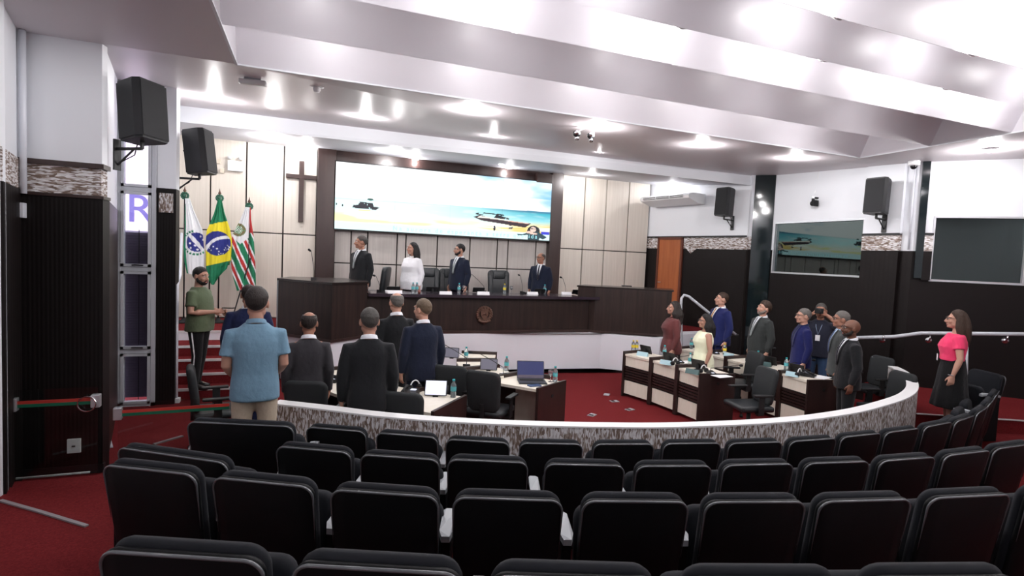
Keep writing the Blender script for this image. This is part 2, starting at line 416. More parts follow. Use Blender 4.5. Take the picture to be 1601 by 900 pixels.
# booth wall 1 with window: R1 -> R2 ; window z 2.27..3.35
def window_wall(i, a, b, t0, t1, zt=4.6):
    P0, P1 = lerp(a, b, t0), lerp(a, b, t1)
    wall_seg('wall_right_%d' % i, b, a, 3.35, zt, 'white_paint', .15, out=-1)
    wall_seg('wall_right_%d_lower' % i, b, a, 0, 2.27, 'black_slats_side', .15, out=-1)
    if t0 > .001:
        wall_seg('wall_right_%d_jamb' % i, P0, a, 2.76, 3.35, 'white_paint', .15, out=-1)
        wall_seg('wall_right_%d_jamb_lower' % i, P0, a, 2.27, 2.76, 'black_slats_side', .15, out=-1)
    if t1 < .999: wall_seg('wall_right_%d_pier' % i, b, P1, 2.76, 3.35, 'white_paint', .15, out=-1); wall_seg('wall_right_%d_pier_lower' % i, b, P1, 2.27, 2.76, 'black_slats_side', .15, out=-1)
    d = (Vector(b)-Vector(a)).normalized(); n = Vector((-d.y, d.x))      # away from the room? a->b runs towards the viewer
    if n.x < 0: n = -n
    q0, q1 = Vector(P0)+n*.05, Vector(P1)+n*.05
    g = MB().prism([q0[:], q1[:], (q1+n*.008)[:], (q0+n*.008)[:]], 2.29, 3.33).build('window_%d' % i, 'booth_glass'); g['kind'] = 'structure'
    fr = MB()
    for za, zb in ((2.255, 2.29), (3.33, 3.36)):
        fr.prism([(Vector(P0)-n*.015)[:], (Vector(P1)-n*.015)[:], (Vector(P1)+n*.08)[:], (Vector(P0)+n*.08)[:]], za, zb)
    for q, w_ in ((P0, .03), (P1, -.03)):
        q = Vector(q); fr.prism([(q-n*.015)[:], (q+d*w_-n*.015)[:], (q+d*w_+n*.08)[:], (q+n*.08)[:]], 2.27, 3.35)
    fr.build('window_frame', 'alu', g)
    # the dim booth behind
    bb = MB(); dp = 1.6
    A, B = Vector(P0)-d*.3, Vector(P1)+d*.3
    bb.add([(A.x, A.y, 1.6), (B.x, B.y, 1.6), ((B+n*dp).x, (B+n*dp).y, 1.6), ((A+n*dp).x, (A+n*dp).y, 1.6), (A.x, A.y, 3.9), (B.x, B.y, 3.9), ((B+n*dp).x, (B+n*dp).y, 3.9), ((A+n*dp).x, (A+n*dp).y, 3.9)],
           [(0,1,2,3), (4,7,6,5), (1,5,6,2), (2,6,7,3), (3,7,4,0)])
    bb.T = Matrix.Translation((n.x*.16, n.y*.16, 0)); v = bb.v; bb.v = [(x+n.x*.16, y+n.y*.16, z) for x, y, z in v]
    struct('wall_booth_%d' % i, bb, mat('booth_wall', (.20, .26, .25), .8))
    return n
def frac_on(px, a, b):
    r = ray(px, 390); A = Vector(a); D = Vector(b)-A; det = r.x*(-D.y)+r.y*D.x; return (r.x*A.y-r.y*A.x)/det
wa, wb, wc = frac_on(1208, R1, R2), frac_on(1350, R1, R2), frac_on(1408, R1, R2)
n1 = window_wall(1, R1, R2, wa, wb)
n2 = window_wall(2, R2, R3, .17, 1.0, 4.5)
wall_seg('wall_right_near', R4, R3, 0, 4.5, 'black_slats_side', .15, out=-1)
# pilaster between the booth windows, with stone band
pa, pb = lerp(R1, R2, wb), lerp(R1, R2, wc)
d_ = (Vector(R2)-Vector(R1)).normalized(); n_ = Vector((d_.y, -d_.x));
if n_.x > 0: n_ = -n_
def pil(name, z0, z1, m, k=.07, a=pa, b=pb):
    A, B = Vector(a), Vector(b); struct(name, MB().prism([A[:], B[:], (B+n_*k)[:], (A+n_*k)[:]], z0, z1), m)
pil('wall_pier', 3.05, 4.6, 'white_paint'); pil('trim_20', 2.76, 3.03, 'stone_flat', .08); pil('wall_pier_lower', 0, 2.76, 'black_slats_side', .07); pil('trim_21', 3.03, 3.07, 'black', .09)
# dark slot at the bend
q0, q1 = lerp(R2, R3, .02), lerp(R2, R3, .09)
A, B = off(q1, q0, .03)
wall_seg('trim_22', A, B, 2.3, 4.5, 'black_wall_glass', .04)
A, B = off(lerp(R2, R3, .17), lerp(R2, R3, .09), .03)
wall_seg('trim_23', A, B, 2.76, 3.03, 'stone_flat', .04); wall_seg('trim_24', A, B, 3.03, 3.07, 'black', .05); wall_seg('trim_25', A, B, 2.27, 2.76, 'black_slats_side', .035)
# walls behind the viewer
wall_seg('wall_rear', (13.5, -2.8), (-3.6, -2.8), 0, 4.5, 'white_paint', .12)
wall_seg('wall_right_rear', (13.4, 2.8), (13.4, -2.9), 0, 4.5, 'white_paint', .12)
# wooden door in the stage side wall
def on_wall(px, a=RA, b=RB):                 # where a sight line crosses the wall a-b
    r = ray(px, 420); A = Vector(a); D = Vector(b)-A
    # CAM + r t = A + D u
    det = r.x*(-D.y) + r.y*D.x; t = (A.x*(-D.y) + A.y*D.x)/det; u = (r.x*A.y - r.y*A.x)/det
    return t, u
t0, u0 = on_wall(1027); t1, u1 = on_wall(1066)
da, db = lerp(RA, RB, u0), lerp(RA, RB, u1)
ang = math.atan2(db[1]-da[1], db[0]-da[0]); W = seglen((*da, 0), (*db, 0))
zt = PD(1046, 371, (t0+t1)/2).z
door = MB().box(.05, W-.05, -.035, .0, .82, zt-.05, .004)
do = door.build('door_1', 'door_wood'); do.location = (da[0], da[1], 0); do.rotation_euler = (0, 0, ang); do['kind'] = 'structure'
fr = MB().box(0, .06, -.05, 0, .82, zt).box(W-.06, W, -.05, 0, .82, zt).box(0, W, -.05, 0, zt-.06, zt); fr.build('door_frame', mat('door_frame', (.12, .03, .015), .4), do)
hd = MB().tube([(.12, -.04, 1.86), (.12, -.09, 1.86), (.24, -.09, 1.86)], .012).lathe([(.025, 0), (.025, .01)], c=(0, 0, 0)); 
MB().tube([(.12, -.03, 1.86), (.12, -.08, 1.86), (.22, -.08, 1.86)], .012).build('door_handle', 'chrome', do)
# small stone triangle under the band by the door
t2, u2 = on_wall(1070); t3, u3 = on_wall(1087); tm, um = on_wall(1078)
A, B = Vector(lerp(RA, RB, u2)), Vector(lerp(RA, RB, u3)); Mid = Vector(lerp(RA, RB, um)); dd = (B-A).normalized(); nn = Vector((dd.y, -dd.x)) * .012
if nn.x > 0: nn = -nn
zz = PD(1078, 396, tm).z
struct('trim_26', MB().add([(A.x, A.y, 2.77), (B.x, B.y, 2.77), (Mid.x, Mid.y, zz)] + [(p.x+nn.x, p.y+nn.y, z) for p, z in ((A, 2.77), (B, 2.77), (Mid, zz))], [(0,1,2), (3,4,5), (0,1,4,3), (1,2,5,4), (2,0,3,5)]), 'stone_flat')

# ---- ceiling
SL = (ZC, 6.45)
def zc(y): return ZC if y < Y1 else ZC + (y-Y1)*.1183
mb = MB()
# sloped field between the coffers and the fascia
mb.add([(-3.8, Y1, ZC), (CX0, Y1, ZC), (CX1, Y1, ZC), (9.9, Y1, ZC+.04), tuple(FR + Vector((.35, .05, 0))), tuple(FR), tuple(FL), (-3.8, 11.2, FL.z)],
       [(0, 1, 6, 7), (1, 2, 5, 6), (2, 3, 4, 5)])
struct('ceiling_stage', mb, 'ceiling_paint')
mb = MB().quad((-3.8, Y1, ZC), (CX0, Y1, ZC), (CX0, -3, ZC), (-3.8, -3, ZC)).quad((CX1, Y1, ZC), (9.9, Y1, ZC+.04), (14, 3, ZC+.1), (14, -3, ZC), (CX1, -3, ZC))
struct('ceiling', mb, 'ceiling_paint')
struct('ceiling_roof', MB().box(-4.5, 15, -3.2, 14, 5.35, 5.45), 'white_paint')
# fascia beam and stage soffit
FR2 = FR + Vector((.6, -.1, 0)); FRb2 = FRb + Vector((.6, -.1, 0))
mb = MB().quad(FLb, FRb, FR, FL).quad(FRb, FRb2, FR2, FR).quad(FL, FLb, FLb-Vector((3, 0, 0)), FL-Vector((3, 0, 0)))
struct('ceiling_fascia', mb, 'white_paint')
mb = MB().add([tuple(FLb), tuple(FRb), (10.5, 12.9, ZS), (-4, 12.9, ZS), tuple(FLb-Vector((3, 0, 0))), tuple(FRb2)], [(0, 1, 2, 3), (4, 0, 3), (1, 5, 2)])
struct('ceiling_soffit', mb, mat('soffit_paint', (.56, .57, .62), .5))
# coffers: saw-tooth ribs running across the hall
EDG = [6.45, 5.37, 4.39, 3.70, 3.05, 2.25, 1.3, .35, -.7, -1.8, -3]
VZ = .66
mb = MB()
for k in range(len(EDG)-1):
    y0, y1 = EDG[k], EDG[k+1]; yv = y0-.27
    mb.quad((CX0, y0, ZC), (CX1, y0, ZC), (CX1, yv, ZC+VZ), (CX0, yv, ZC+VZ))
    mb.quad((CX0, yv, ZC+VZ), (CX1, yv, ZC+VZ), (CX1, y1+.02, ZC+.01), (CX0, y1+.02, ZC+.01))
    mb.quad((CX0, y1+.02, ZC+.01), (CX1, y1+.02, ZC+.01), (CX1, y1, ZC), (CX0, y1, ZC))
    for X in (CX0, CX1): mb.quad((X, y0, ZC), (X, yv, ZC+VZ), (X, y1, ZC))
struct('ceiling_coffers', mb, 'coffer_paint')
struct('trim_27', MB().box(CX0-.012, CX0+.012, -3, Y1, ZC-.012, ZC+.005).box(CX0, CX1, Y1-.012, Y1+.012, ZC-.012, ZC+.005).box(CX1-.012, CX1+.012, -3, Y1, ZC-.012, ZC+.005), 'white_paint')

# ---- window bay on the left
x0, x1, yw = -2.5, -2.035, 8.95
win = MB()
def frame_ring(mb, x0, x1, z0, z1, y0, y1, w_):
    mb.box(x0, x0+w_, y0, y1, z0, z1).box(x1-w_, x1, y0, y1, z0, z1).box(x0, x1, y0, y1, z0, z0+w_).box(x0, x1, y0, y1, z1-w_, z1)
zs = [(.0, .0)]
zw = [PY(210, y, yw).z for y in (636, 548, 420, 296, 120)]      # sash levels
frame_ring(win, x0, x1, 0.0, 4.6, yw-.05, yw+.06, .05)
for z in zw[1:4]: win.box(x0, x1, yw-.04, yw+.05, z-.03, z+.03)
wo = struct('window_3', win, 'grey_paint')
for i in range(4):
    s_ = MB(); frame_ring(s_, x0+.055, x1-.055, zw[i]+(.06 if i == 0 else .035), zw[i+1]-.035, yw-.065, yw+.02, .035)
    so = s_.build('window_sash', 'grey_paint', wo)
    MB().box(x0+.08, x1-.08, yw-.01, yw-.004, zw[i]+.07, zw[i+1]-.07).build('pane', 'window_pane', so)
    if i in (1, 2):
        MB().tube([(x0+.19, yw-.07, zw[i]+.055), (x0+.23, yw-.095, zw[i]+.06), (x0+.33, yw-.095, zw[i]+.055)], .009).build('latch', 'black', so)
# blinds outside the lower panes
bl = empty('window_blind', (0, 0, 0), 0, 'dark purple-grey slatted blind behind the tall left window', 'blind')
for k in range(62):
    z = .1 + k*.038
    MB().add([(x0+.01, yw+.10, z), (x1-.01, yw+.10, z), (x1-.01, yw+.118, z+.042), (x0+.01, yw+.118, z+.042), (x0+.01, yw+.102, z-.002), (x1-.01, yw+.102, z-.002), (x1-.01, yw+.12, z+.04), (x0+.01, yw+.12, z+.04)], [(0,1,2,3), (4,5,6,7), (0,1,5,4), (2,3,7,6)]).build('blind_slat', mat('blind', (.055, .045, .07), .5), bl)
MB().box((x0+x1)/2-.004, (x0+x1)/2+.004, yw+.092, yw+.1, .06, 2.5).build('cord', 'black', bl)
# street sign seen through the window
yo = 10.0
sg = empty('shop_sign', (0, 0, 0), 0, 'white shop sign board with a large pale purple letter R outside the left window', 'sign')
za, zb = PY(215, 361, yo).z, PY(215, 240, yo).z
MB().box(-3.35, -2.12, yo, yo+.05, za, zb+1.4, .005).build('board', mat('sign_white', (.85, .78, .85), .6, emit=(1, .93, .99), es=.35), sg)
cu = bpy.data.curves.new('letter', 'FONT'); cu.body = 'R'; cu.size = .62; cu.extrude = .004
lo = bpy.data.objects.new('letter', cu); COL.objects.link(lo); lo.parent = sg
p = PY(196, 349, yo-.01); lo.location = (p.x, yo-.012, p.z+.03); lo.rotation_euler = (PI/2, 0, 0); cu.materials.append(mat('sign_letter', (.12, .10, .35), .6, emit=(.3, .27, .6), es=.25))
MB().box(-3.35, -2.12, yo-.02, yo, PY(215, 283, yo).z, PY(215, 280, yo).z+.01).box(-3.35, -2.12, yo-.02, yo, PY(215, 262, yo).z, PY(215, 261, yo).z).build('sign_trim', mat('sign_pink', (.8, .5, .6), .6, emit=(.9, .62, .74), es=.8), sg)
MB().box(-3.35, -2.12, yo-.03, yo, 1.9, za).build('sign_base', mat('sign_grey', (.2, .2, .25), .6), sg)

# ================================================================ CEILING LIGHTS
dl_mesh = MB().lathe([(.062, .0), (.088, .0), (.092, -.008), (.085, -.014), (.062, -.014)], 24).mesh('ring')
disc_mesh = MB().lathe([(.001, -.03), (.035, -.028), (.055, -.018), (.062, -.004)], 20).mesh('lens')
for x in (dl_mesh, disc_mesh):
    for p in x.polygons: p.use_smooth = True
dl_mesh.materials.append(M['white_plastic']); disc_mesh.materials.append(M['light_disc'])
def downlight(p, power, label, group, tilt=None, drop=.07, rad=.05):
    e = empty('ceiling_light', p, 0, label, 'ceiling light', group)
    if tilt: e.rotation_euler = tilt
    for nm, me in (('trim_ring', dl_mesh), ('lamp_lens', disc_mesh)):
        o = bpy.data.objects.new(nm, me); COL.objects.link(o); o.parent = e
    if power:
        ld = bpy.data.lights.new('downlight', 'POINT'); ld.energy = power; ld.shadow_soft_size = rad; ld.color = LAMP_COL
        l = bpy.data.objects.new('downlight', ld); COL.objects.link(l); l.parent = e; l.location = (0, 0, -drop-.03)
    return e
ORD = ['first', 'second', 'third', 'fourth', 'fifth', 'sixth', 'seventh', 'eighth', 'ninth', 'tenth', 'eleventh', 'twelfth', 'thirteenth', 'fourteenth', 'fifteenth', 'sixteenth']
def PCs(px, py):                       # on the sloped ceiling
    r = ray(px, py); k = .1183; t = (ZC-k*Y1-CH)/(r.z-k*r.y); P = CAM+r*t
    return P if P.y > Y1 else PZ(px, py, ZC)
for i, p in enumerate([(335, 151), (571, 177), (771, 205), (937, 228), (1085, 245)]):
    q = PCs(*p); downlight((q.x, q.y, q.z), LAMP_MAIN, 'round ceiling downlight, %s from the left of the row near the stage beam' % ORD[i], 'downlights along the stage beam')
for i, p in enumerate([(738, 168), (935, 195), (1097, 222), (1244, 243)]):
    q = PCs(*p); downlight((q.x, q.y, q.z), LAMP_MAIN, 'round ceiling downlight, %s from the left of the row between ribs and beam' % ORD[i], 'downlights between ribs and beam')
q = PCs(1547, 234); downlight((q.x, q.y, q.z), LAMP_MAIN, 'round ceiling downlight above the right wall, apart from all rows', 'downlights')
ST = [(426, 214), (618, 236), (783, 256), (925, 269), (1050, 283)]
for i, p in enumerate(ST):
    q = PZ(*p, ZS-.01); downlight((q.x, q.y, q.z-.0), 0 if i == 2 else LAMP_STAGE*(.45 if i == 4 else 1), 'round downlight under the stage soffit, %s from the left of the front row' % ORD[i], 'front downlights under the stage soffit')
for i, p in enumerate([(480, 229), (649, 248), (796, 262)]):
    q = PZ(*p, ZS-.01); downlight((q.x, q.y, q.z), 9, 'small downlight close to the stage back wall, %s from the left' % ORD[i], 'rear downlights under the stage soffit')
rows_c = [(0, [.16, 1.82, 3.49, 5.13, 6.89], LAMP_COFFER), (1, [0.0, 1.62, 3.27, 4.97, 6.7], LAMP_COFFER*.38), (2, [-.35, 1.2, 2.77, 4.34, 6.05, 7.6], LAMP_COFFER), (3, [.4, 2.0, 3.7, 5.3, 7.0], LAMP_COFFER*.38), (4, [1.2, 3.2, 5.4, 7.3], LAMP_REAR), (6, [1.0, 4.2, 7.3], LAMP_REAR), (8, [0.5, 4.2, 7.3], LAMP_REAR)]
rn = ['first rib from the stage', 'second rib from the stage', 'third rib from the stage', 'fourth rib from the stage', 'fifth rib from the stage', '', 'seventh rib from the stage', '', 'ninth rib from the stage']
for k, xs, pw in rows_c:
    y0, y1 = EDG[k], EDG[k+1]; yv = y0-.27
    f = .13; yy = y1+.02+(yv-y1-.02)*f; z = ZC+.01+(VZ-.01)*f; a = math.atan2(VZ-.01, yv-y1-.02)
    for i, x in enumerate(xs):
        downlight((x, yy+.005, z-.004), pw, 'lamp in the trough before the %s, %s from the left' % (rn[k], ORD[i]), 'lamps in the ceiling troughs', tilt=(a, 0, 0), drop=.05)
for i, (x, y) in enumerate([(10.9, 2.6), (10.9, -.5), (-2.2, 2.2), (-2.2, -1)]):
    downlight((x, y, ZC), LAMP_REAR*.6, 'round ceiling downlight over the side aisle behind the audience', 'side aisle downlights')

# ================================================================ STAGE
def bridge(poly): return [tuple(p) for p in poly]
struct('floor_stage', MB().prism([(-2.3, 10.72), (-.55, 10.72), (-.45, 10.35), (.36, 9.42), (.95, 9.9), (.95, 10.3), (5.6, 10.34), (6.85, 9.5), (7.6, 9.75), (9.3, 10.2), (8.7, 12.7), (-2.7, 12.7)], 0.0, .80), 'base_white')
struct('floor_stage_carpet', MB().prism([(-2.35, 10.72), (-.5, 10.72), (.9, 10.7), (5.6, 10.6), (7.5, 10.2), (9.2, 10.4), (8.65, 12.66), (-2.6, 12.66)], .801, .812), 'carpet')
struct('baseboard_stage', MB().prism([(-.42, 10.28), (.36, 9.38), (1.0, 9.9), (1.0, 10.19), (5.63, 10.22), (6.86, 9.3), (7.5, 9.6), (7.5, 9.7), (1.2, 10.5), (-.3, 10.5)], 0, .05), 'black')
struct('base_stage', MB().prism([(-.40, 10.29), (.36, 9.40), (.99, 9.93), (.99, 10.21), (5.62, 10.24), (6.85, 9.33), (7.45, 9.58), (7.45, 9.9), (1.2, 10.5), (-.3, 10.5)], .05, .80), 'base_white')
# stairs to the stage
st = MB(); ys = [9.15, 9.46, 9.77, 10.10, 10.72]
sx = lambda y: (-1.83 - (y-9.0)*.215, -.50)
sm = []
for k in range(5):
    y0 = ys[k]; y1 = 10.73
    o = MB().prism([(sx(y0)[0], y0), (sx(y0)[1], y0), (sx(y0)[1], y1), (sx(y1)[0], y1)], 0.001+.163*k, .163*(k+1)-.0005) if k < 4 else None
    if o: o.build('stair_%d' % (k+1), 'carpet')['kind'] = 'structure'
    z = .163*(k+1)
    s_ = MB().box(sx(y0)[0], sx(y0)[1], y0-.012, y0+.03, z-.03 if k < 4 else .775, z+.004 if k < 4 else .816).build('trim_%d' % (30+k), 'nosing'); s_['kind'] = 'structure'
# white post at the foot of the stairs
pp_ = PZ(276, 617, 0)
e = empty('handrail_post', (-1.79, 9.02, 0), 0, 'white painted handrail post at the foot of the stage stairs by the flags', 'handrail')
MB().tube([(0, 0, 0), (0, 0, 1.74)], .022, 12).build('post', 'steel_white', e, True)
MB().box(-.05, .05, -.05, .05, 0, .07, .008).build('foot_box', 'white_plastic', e)
MB().tube([(0, 0, 1.72), (-.06, .5, 1.85), (-.26, 1.6, 2.5)], .02, 10).build('rail', 'steel_white', e, True)

# long curved bench of the board
e = empty('stage_desk', (3.3, 10.2, 0), 0, 'long dark wood presiding desk with a carved crest on the raised stage', 'desk')
L = lambda x: x-3.3
fr = MB().prism([(L(1.0), .03), (L(5.66), .08), (L(5.62), .13), (L(1.0), .08)], .86, 1.53); fr.build('front_panel', 'dark_wood', e)
MB().prism([(L(1.0), .01), (L(5.68), .06), (L(5.62), .16), (L(1.0), .11)], .80, .86).build('base_strip', 'frame_wood', e)
MB().prism([(L(1.02), -.10), (L(5.86), -.03), (L(5.72), -.005), (L(5.46), .27), (L(5.44), .76), (L(1.02), .75)], 1.515, 1.572).build('desk_top', mat('bench_top', (.03, .02, .03), .18, spec=.6), e)
# carved crest
ce = empty('crest', (0, 0, 0)); ce.parent = e
p = PY(757, 491, 10.22); ce.location = (p.x-3.3, .035, p.z)
cr = MB()
for k in range(22):
    a = 2*PI*k/22; cr.ell((math.cos(a)*.15, -.012, math.sin(a)*.145+.0), (.028, .018, .028), 8, 6)
cr.tube([(math.cos(a)*.115, -.01, math.sin(a)*.11) for a in [2*PI*i/24 for i in range(25)]], .012, 8)
cr.build('wreath', 'bronze', ce, True)
sh = MB(); pts = [(-.075, .085), (.075, .085), (.08, -.01), (.05, -.075), (0, -.105), (-.05, -.075), (-.08, -.01)]
sh.add([(x, -.03, z) for x, z in pts]+[(x, 0, z) for x, z in pts], [list(range(7)), list(range(13, 6, -1))]+[(i, (i+1) % 7, 7+(i+1) % 7, 7+i) for i in range(7)])
sh.build('shield', 'bronze', ce)
r_ = MB().tube([(-.13, -.03, -.12), (-.05, -.035, -.155), (.05, -.035, -.155), (.13, -.03, -.12)], (.022), 8).ell((0, -.01, -.185), (.02, .015, .03), 8, 6)
for a in (-.06, 0, .06): r_.box(a-.018, a+.018, -.03, 0, .09, .135+.02*(a == 0), .004)
r_.box(-.08, .08, -.03, 0, .075, .1, .004).box(-.05, .05, -.04, -.02, -.02, -.01).box(-.03, -.005, -.04, -.02, -.01, .03).box(.01, .035, -.04, -.02, -.01, .03)
r_.build('crown_and_ribbon', 'bronze', ce, True)
# left lectern counter
def counter(name, poly, label, z1=1.80, open_left=False):
    cx = sum(p[0] for p in poly)/len(poly); cy = sum(p[1] for p in poly)/len(poly)
    e = empty(name, (cx, cy, 0), 0, label, 'counter'); P = [(x-cx, y-cy) for x, y in poly]
    MB().prism(P, .845, z1-.035).build('body', 'dark_wood', e)
    G = [(x*1.03, y*1.03) for x, y in P]
    MB().prism(G, z1-.035, z1).build('top', mat('counter_top', (.02, .013, .012), .25), e)
    MB().prism([(x*1.012, y*1.012) for x, y in P], .80, .845).build('base_strip', 'frame_wood', e)
    return e
le = counter('lectern', [(-.50, 10.28), (.36, 9.34), (.97, 9.86), (.99, 10.19), (.6, 10.9), (-.3, 10.9)], 'dark wood speaker counter at the left end of the stage with angled front')
MB().prism([(-.885, -.02+.14), (-.86, -.02+.11), (-.62, .62), (-.65, .64)], .86, 1.8).build('side_panel', mat('steel_panel', (.22, .24, .25), .35), le)
counter('side_counter', [(5.50, 10.50), (5.78, 10.23), (7.2, 9.48), (7.62, 10.1), (5.9, 10.9)], 'dark wood counter at the right end of the stage beside the wooden door')
MB_ = MB().box(-.11, .11, -.06, .06, 0, .02, .004); o = MB_.build('tablet', 'black'); q = PZ(983, 446.5, 1.82); o.location = (q.x, q.y+.1, 1.80); o.rotation_euler = (0, 0, -.4)
tag(o, 'thin black device lying on the counter beside the wooden door', 'device')

# ---- video wall
x0, z0, pw = .49, 2.80, 1.283; x1 = x0+4*pw; z1 = z0+pw*9/8
V = empty('video_wall', (0, 12.42, 0), 0, 'large bright video wall above the stage showing a beach with fishing boats', 'screen')
MB().box(x0-.03, x1+.03, 0, .16, z0-.03, z1+.03, .008).build('casing', 'black', V)
NX, NZ = 520, 146
U, Wv = np.meshgrid(np.linspace(0, 1, NX+1), np.linspace(0, 1, NZ+1))    # u to the right, v upwards
def mixc(a, b, t): t = np.clip(t, 0, 1)[..., None]; return a*(1-t)+b*t
def ss(x, a, b): t = np.clip((x-a)/(b-a), 0, 1); return t*t*(3-2*t)
c3 = lambda *c: np.array(c, float)
rngp = np.random.RandomState(3)
def fbm(sx, sy, seed):
    r = np.random.RandomState(seed); out = np.zeros_like(U); amp = 1
    for o in range(4):
        gx, gy = int(sx*2**o)+2, int(sy*2**o)+2; g = r.rand(gy+1, gx+1)
        fx, fy = U*(gx-1), Wv*(gy-1); ix, iy = fx.astype(int), fy.astype(int); tx, ty = fx-ix, fy-iy; tx = tx*tx*(3-2*tx); ty = ty*ty*(3-2*ty)
        out += amp*((g[iy, ix]*(1-tx)+g[iy, ix+1]*tx)*(1-ty)+(g[iy+1, ix]*(1-tx)+g[iy+1, ix+1]*tx)*ty); amp *= .5
    return out/1.875
cl = fbm(5, 4, 1)
sky = mixc(c3(.22, .60, .95)*np.ones(U.shape+(1,)), c3(1.3, 1.3, 1.3), ss(.72-U*.56+cl*.78-Wv*.18+.14*(Wv < .7), .24, .66))
hz = .49-.03*(1-U)
sea = mixc(mixc(c3(.85, 1.3, 1.3)*np.ones(U.shape+(1,)), c3(.02, .48, .62), ss(U, .30, 1.0)*(.45+.55*ss(Wv, .22, .48))), c3(1.1, 1.15, 1.1), ss(fbm(9, 16, 5), .55, .75)*.5*(1-U*.6))
sand = mixc(c3(1.15, 1.2, 1.05)*np.ones(U.shape+(1,)), c3(1.0, .72, .22), ss(U, .45, .8)*ss(fbm(6, 24, 8), .35, .6))
sand = mixc(sand, c3(1.1, 1.1, .55), (1-ss(U, .45, .7))*ss(fbm(5, 20, 9), .5, .66))
img = np.where((Wv > hz)[..., None], sky, sea)
img = mixc(img, c3(.05, .16, .30), ss(U, .55, .95)*np.exp(-((Wv-hz+.015)/.018)**2)*.85)
img = mixc(img, c3(.35, .75, .8), (1-ss(U, .5, .9))*np.exp(-((Wv-hz)/.008)**2)*.6)
img = mixc(img, sand, 1-ss(Wv, .20, .30+.06*fbm(7, 1, 12)))
img = mixc(img, c3(.82, 1.15, 1.18), 1-ss(Wv, .10, .13))
def ellm(cx, cy, rx, ry): return ((U-cx)/rx)**2+((Wv-cy)/ry)**2 < 1
def poly(pts):
    ins = np.zeros(U.shape, bool); n = len(pts)
    for i in range(n):
        xa, ya = pts[i]; xb, yb = pts[(i+1) % n]
        if ya == yb: continue
        c = ((ya > Wv) != (yb > Wv)) & (U < (xb-xa)*(Wv-ya)/(yb-ya)+xa); ins ^= c
    return ins
dk = c3(.02, .02, .03)
def paint(mask, col): img[mask] = col
nz = fbm(90, 30, 21)
paint((poly([(.07, .33), (.17, .32), (.185, .36), (.16, .37), (.155, .42), (.10, .43), (.095, .38), (.075, .37)])) & (nz > .26), dk)
paint(ellm(.145, .475, .013, .018), c3(.02, .12, .1)); paint(ellm(.005, .37, .003, .02), dk); paint(ellm(.03, .355, .003, .02), dk)
paint(poly([(.095, .29), (.15, .29), (.145, .315), (.1, .315)]), c3(1, 1, .4))
paint(poly([(.61, .32), (.65, .27), (.87, .20), (.90, .275), (.80, .285), (.70, .32), (.64, .36)]), c3(.05, .03, .04))
paint(poly([(.63, .315), (.72, .305), (.80, .285), (.78, .31), (.64, .345)]), c3(1.0, .95, .85))
paint(poly([(.655, .39), (.76, .375), (.76, .39), (.66, .405)]), dk); paint(poly([(.71, .33), (.785, .31), (.785, .34), (.75, .36), (.745, .40), (.725, .40)]) & (nz > .3), dk)
paint(ellm(.64, .375, .02, .018) & (nz > .45), dk)
paint(poly([(.78, .285), (.89, .262), (.89, .272), (.79, .3)]), c3(.9, .5, .4))
paint(ellm(.715, .19, .009, .035), c3(1, 1, 1)); paint(ellm(.715, .155, .006, .04) & (nz > .45), dk)
paint(ellm(.795, .19, .012, .035) & (nz > .4), c3(.1, .1, .12))
paint(poly([(.955, .10), (1, .10), (1, .145), (.955, .145)]), c3(.05, .06, .7))
# sign-language interpreter in the corner
paint(ellm(.915, .15, .033, .09), dk); paint(poly([(.885, 0), (.885, .09), (.83, .085), (.835, .055), (.90, .14), (.94, .14), (.985, .06), (.975, .03), (.95, .06), (.945, 0)]), c3(.03, .07, .09))
paint(poly([(.835, .06), (.90, .13), (.93, .135), (.985, .05), (.965, .015), (.94, .05), (.94, 0), (.885, 0), (.885, .08)]), c3(.03, .07, .09))
paint(ellm(.912, .175, .0155, .045), c3(.95, .7, .6)); paint(ellm(.893, .125, .02, .02) | ellm(.915, .105, .02, .016), c3(.95, .66, .55))
paint(poly([(.898, .185), (.927, .182), (.927, .19), (.898, .193)]), dk)
for k in (1, 2, 3):
    paint(np.abs(U-k/4) < .0011, img[np.abs(U-k/4) < .0011]*.8)
paint(np.abs(Wv-.5) < .004, img[np.abs(Wv-.5) < .004]*.93)
me = bpy.data.meshes.new('picture')
vs = [(x0+u*(x1-x0), -.004, z0+v*(z1-z0)) for v in np.linspace(0, 1, NZ+1) for u in np.linspace(0, 1, NX+1)]
fs = [(j*(NX+1)+i, j*(NX+1)+i+1, (j+1)*(NX+1)+i+1, (j+1)*(NX+1)+i) for j in range(NZ) for i in range(NX)]
me.from_pydata(vs, [], fs); ca = me.color_attributes.new('Col', 'FLOAT_COLOR', 'POINT')
ca.data.foreach_set('color', np.concatenate([img, np.ones(U.shape+(1,))], -1).astype(np.float32).ravel())
link_mesh('picture', me, 'video_picture', V)
cu = bpy.data.curves.new('caption', 'FONT'); cu.body = 'Na aurora de esperança a terra querida'; cu.size = .14; cu.extrude = .001; cu.space_character = 1.5
co = bpy.data.objects.new('caption', cu); COL.objects.link(co); co.parent = V; co.location = (x0+1.25, -.008, z0+.035); co.rotation_euler = (PI/2, 0, 0); cu.materials.append(mat('caption', (.2, .45, .5), .6, emit=(.30, .62, .66), es=.8))

# ---- cross
c = empty('wall_cross', (0, 12.6, 0), 0, 'plain dark wooden cross on the cream wall left of the screen', 'cross')
a = PY(472, 252, 12.6); b = PY(468, 347, 12.6); l = PY(445, 274, 12.6); r = PY(496, 276, 12.6)
MB().box(a.x-.055, a.x+.045, -.06, .0, b.z, a.z, .006).build('upright', 'frame_wood', c); MB().box(l.x+.02, r.x, -.062, .0, l.z-.05, l.z+.04, .006).build('crossbar', 'frame_wood', c)
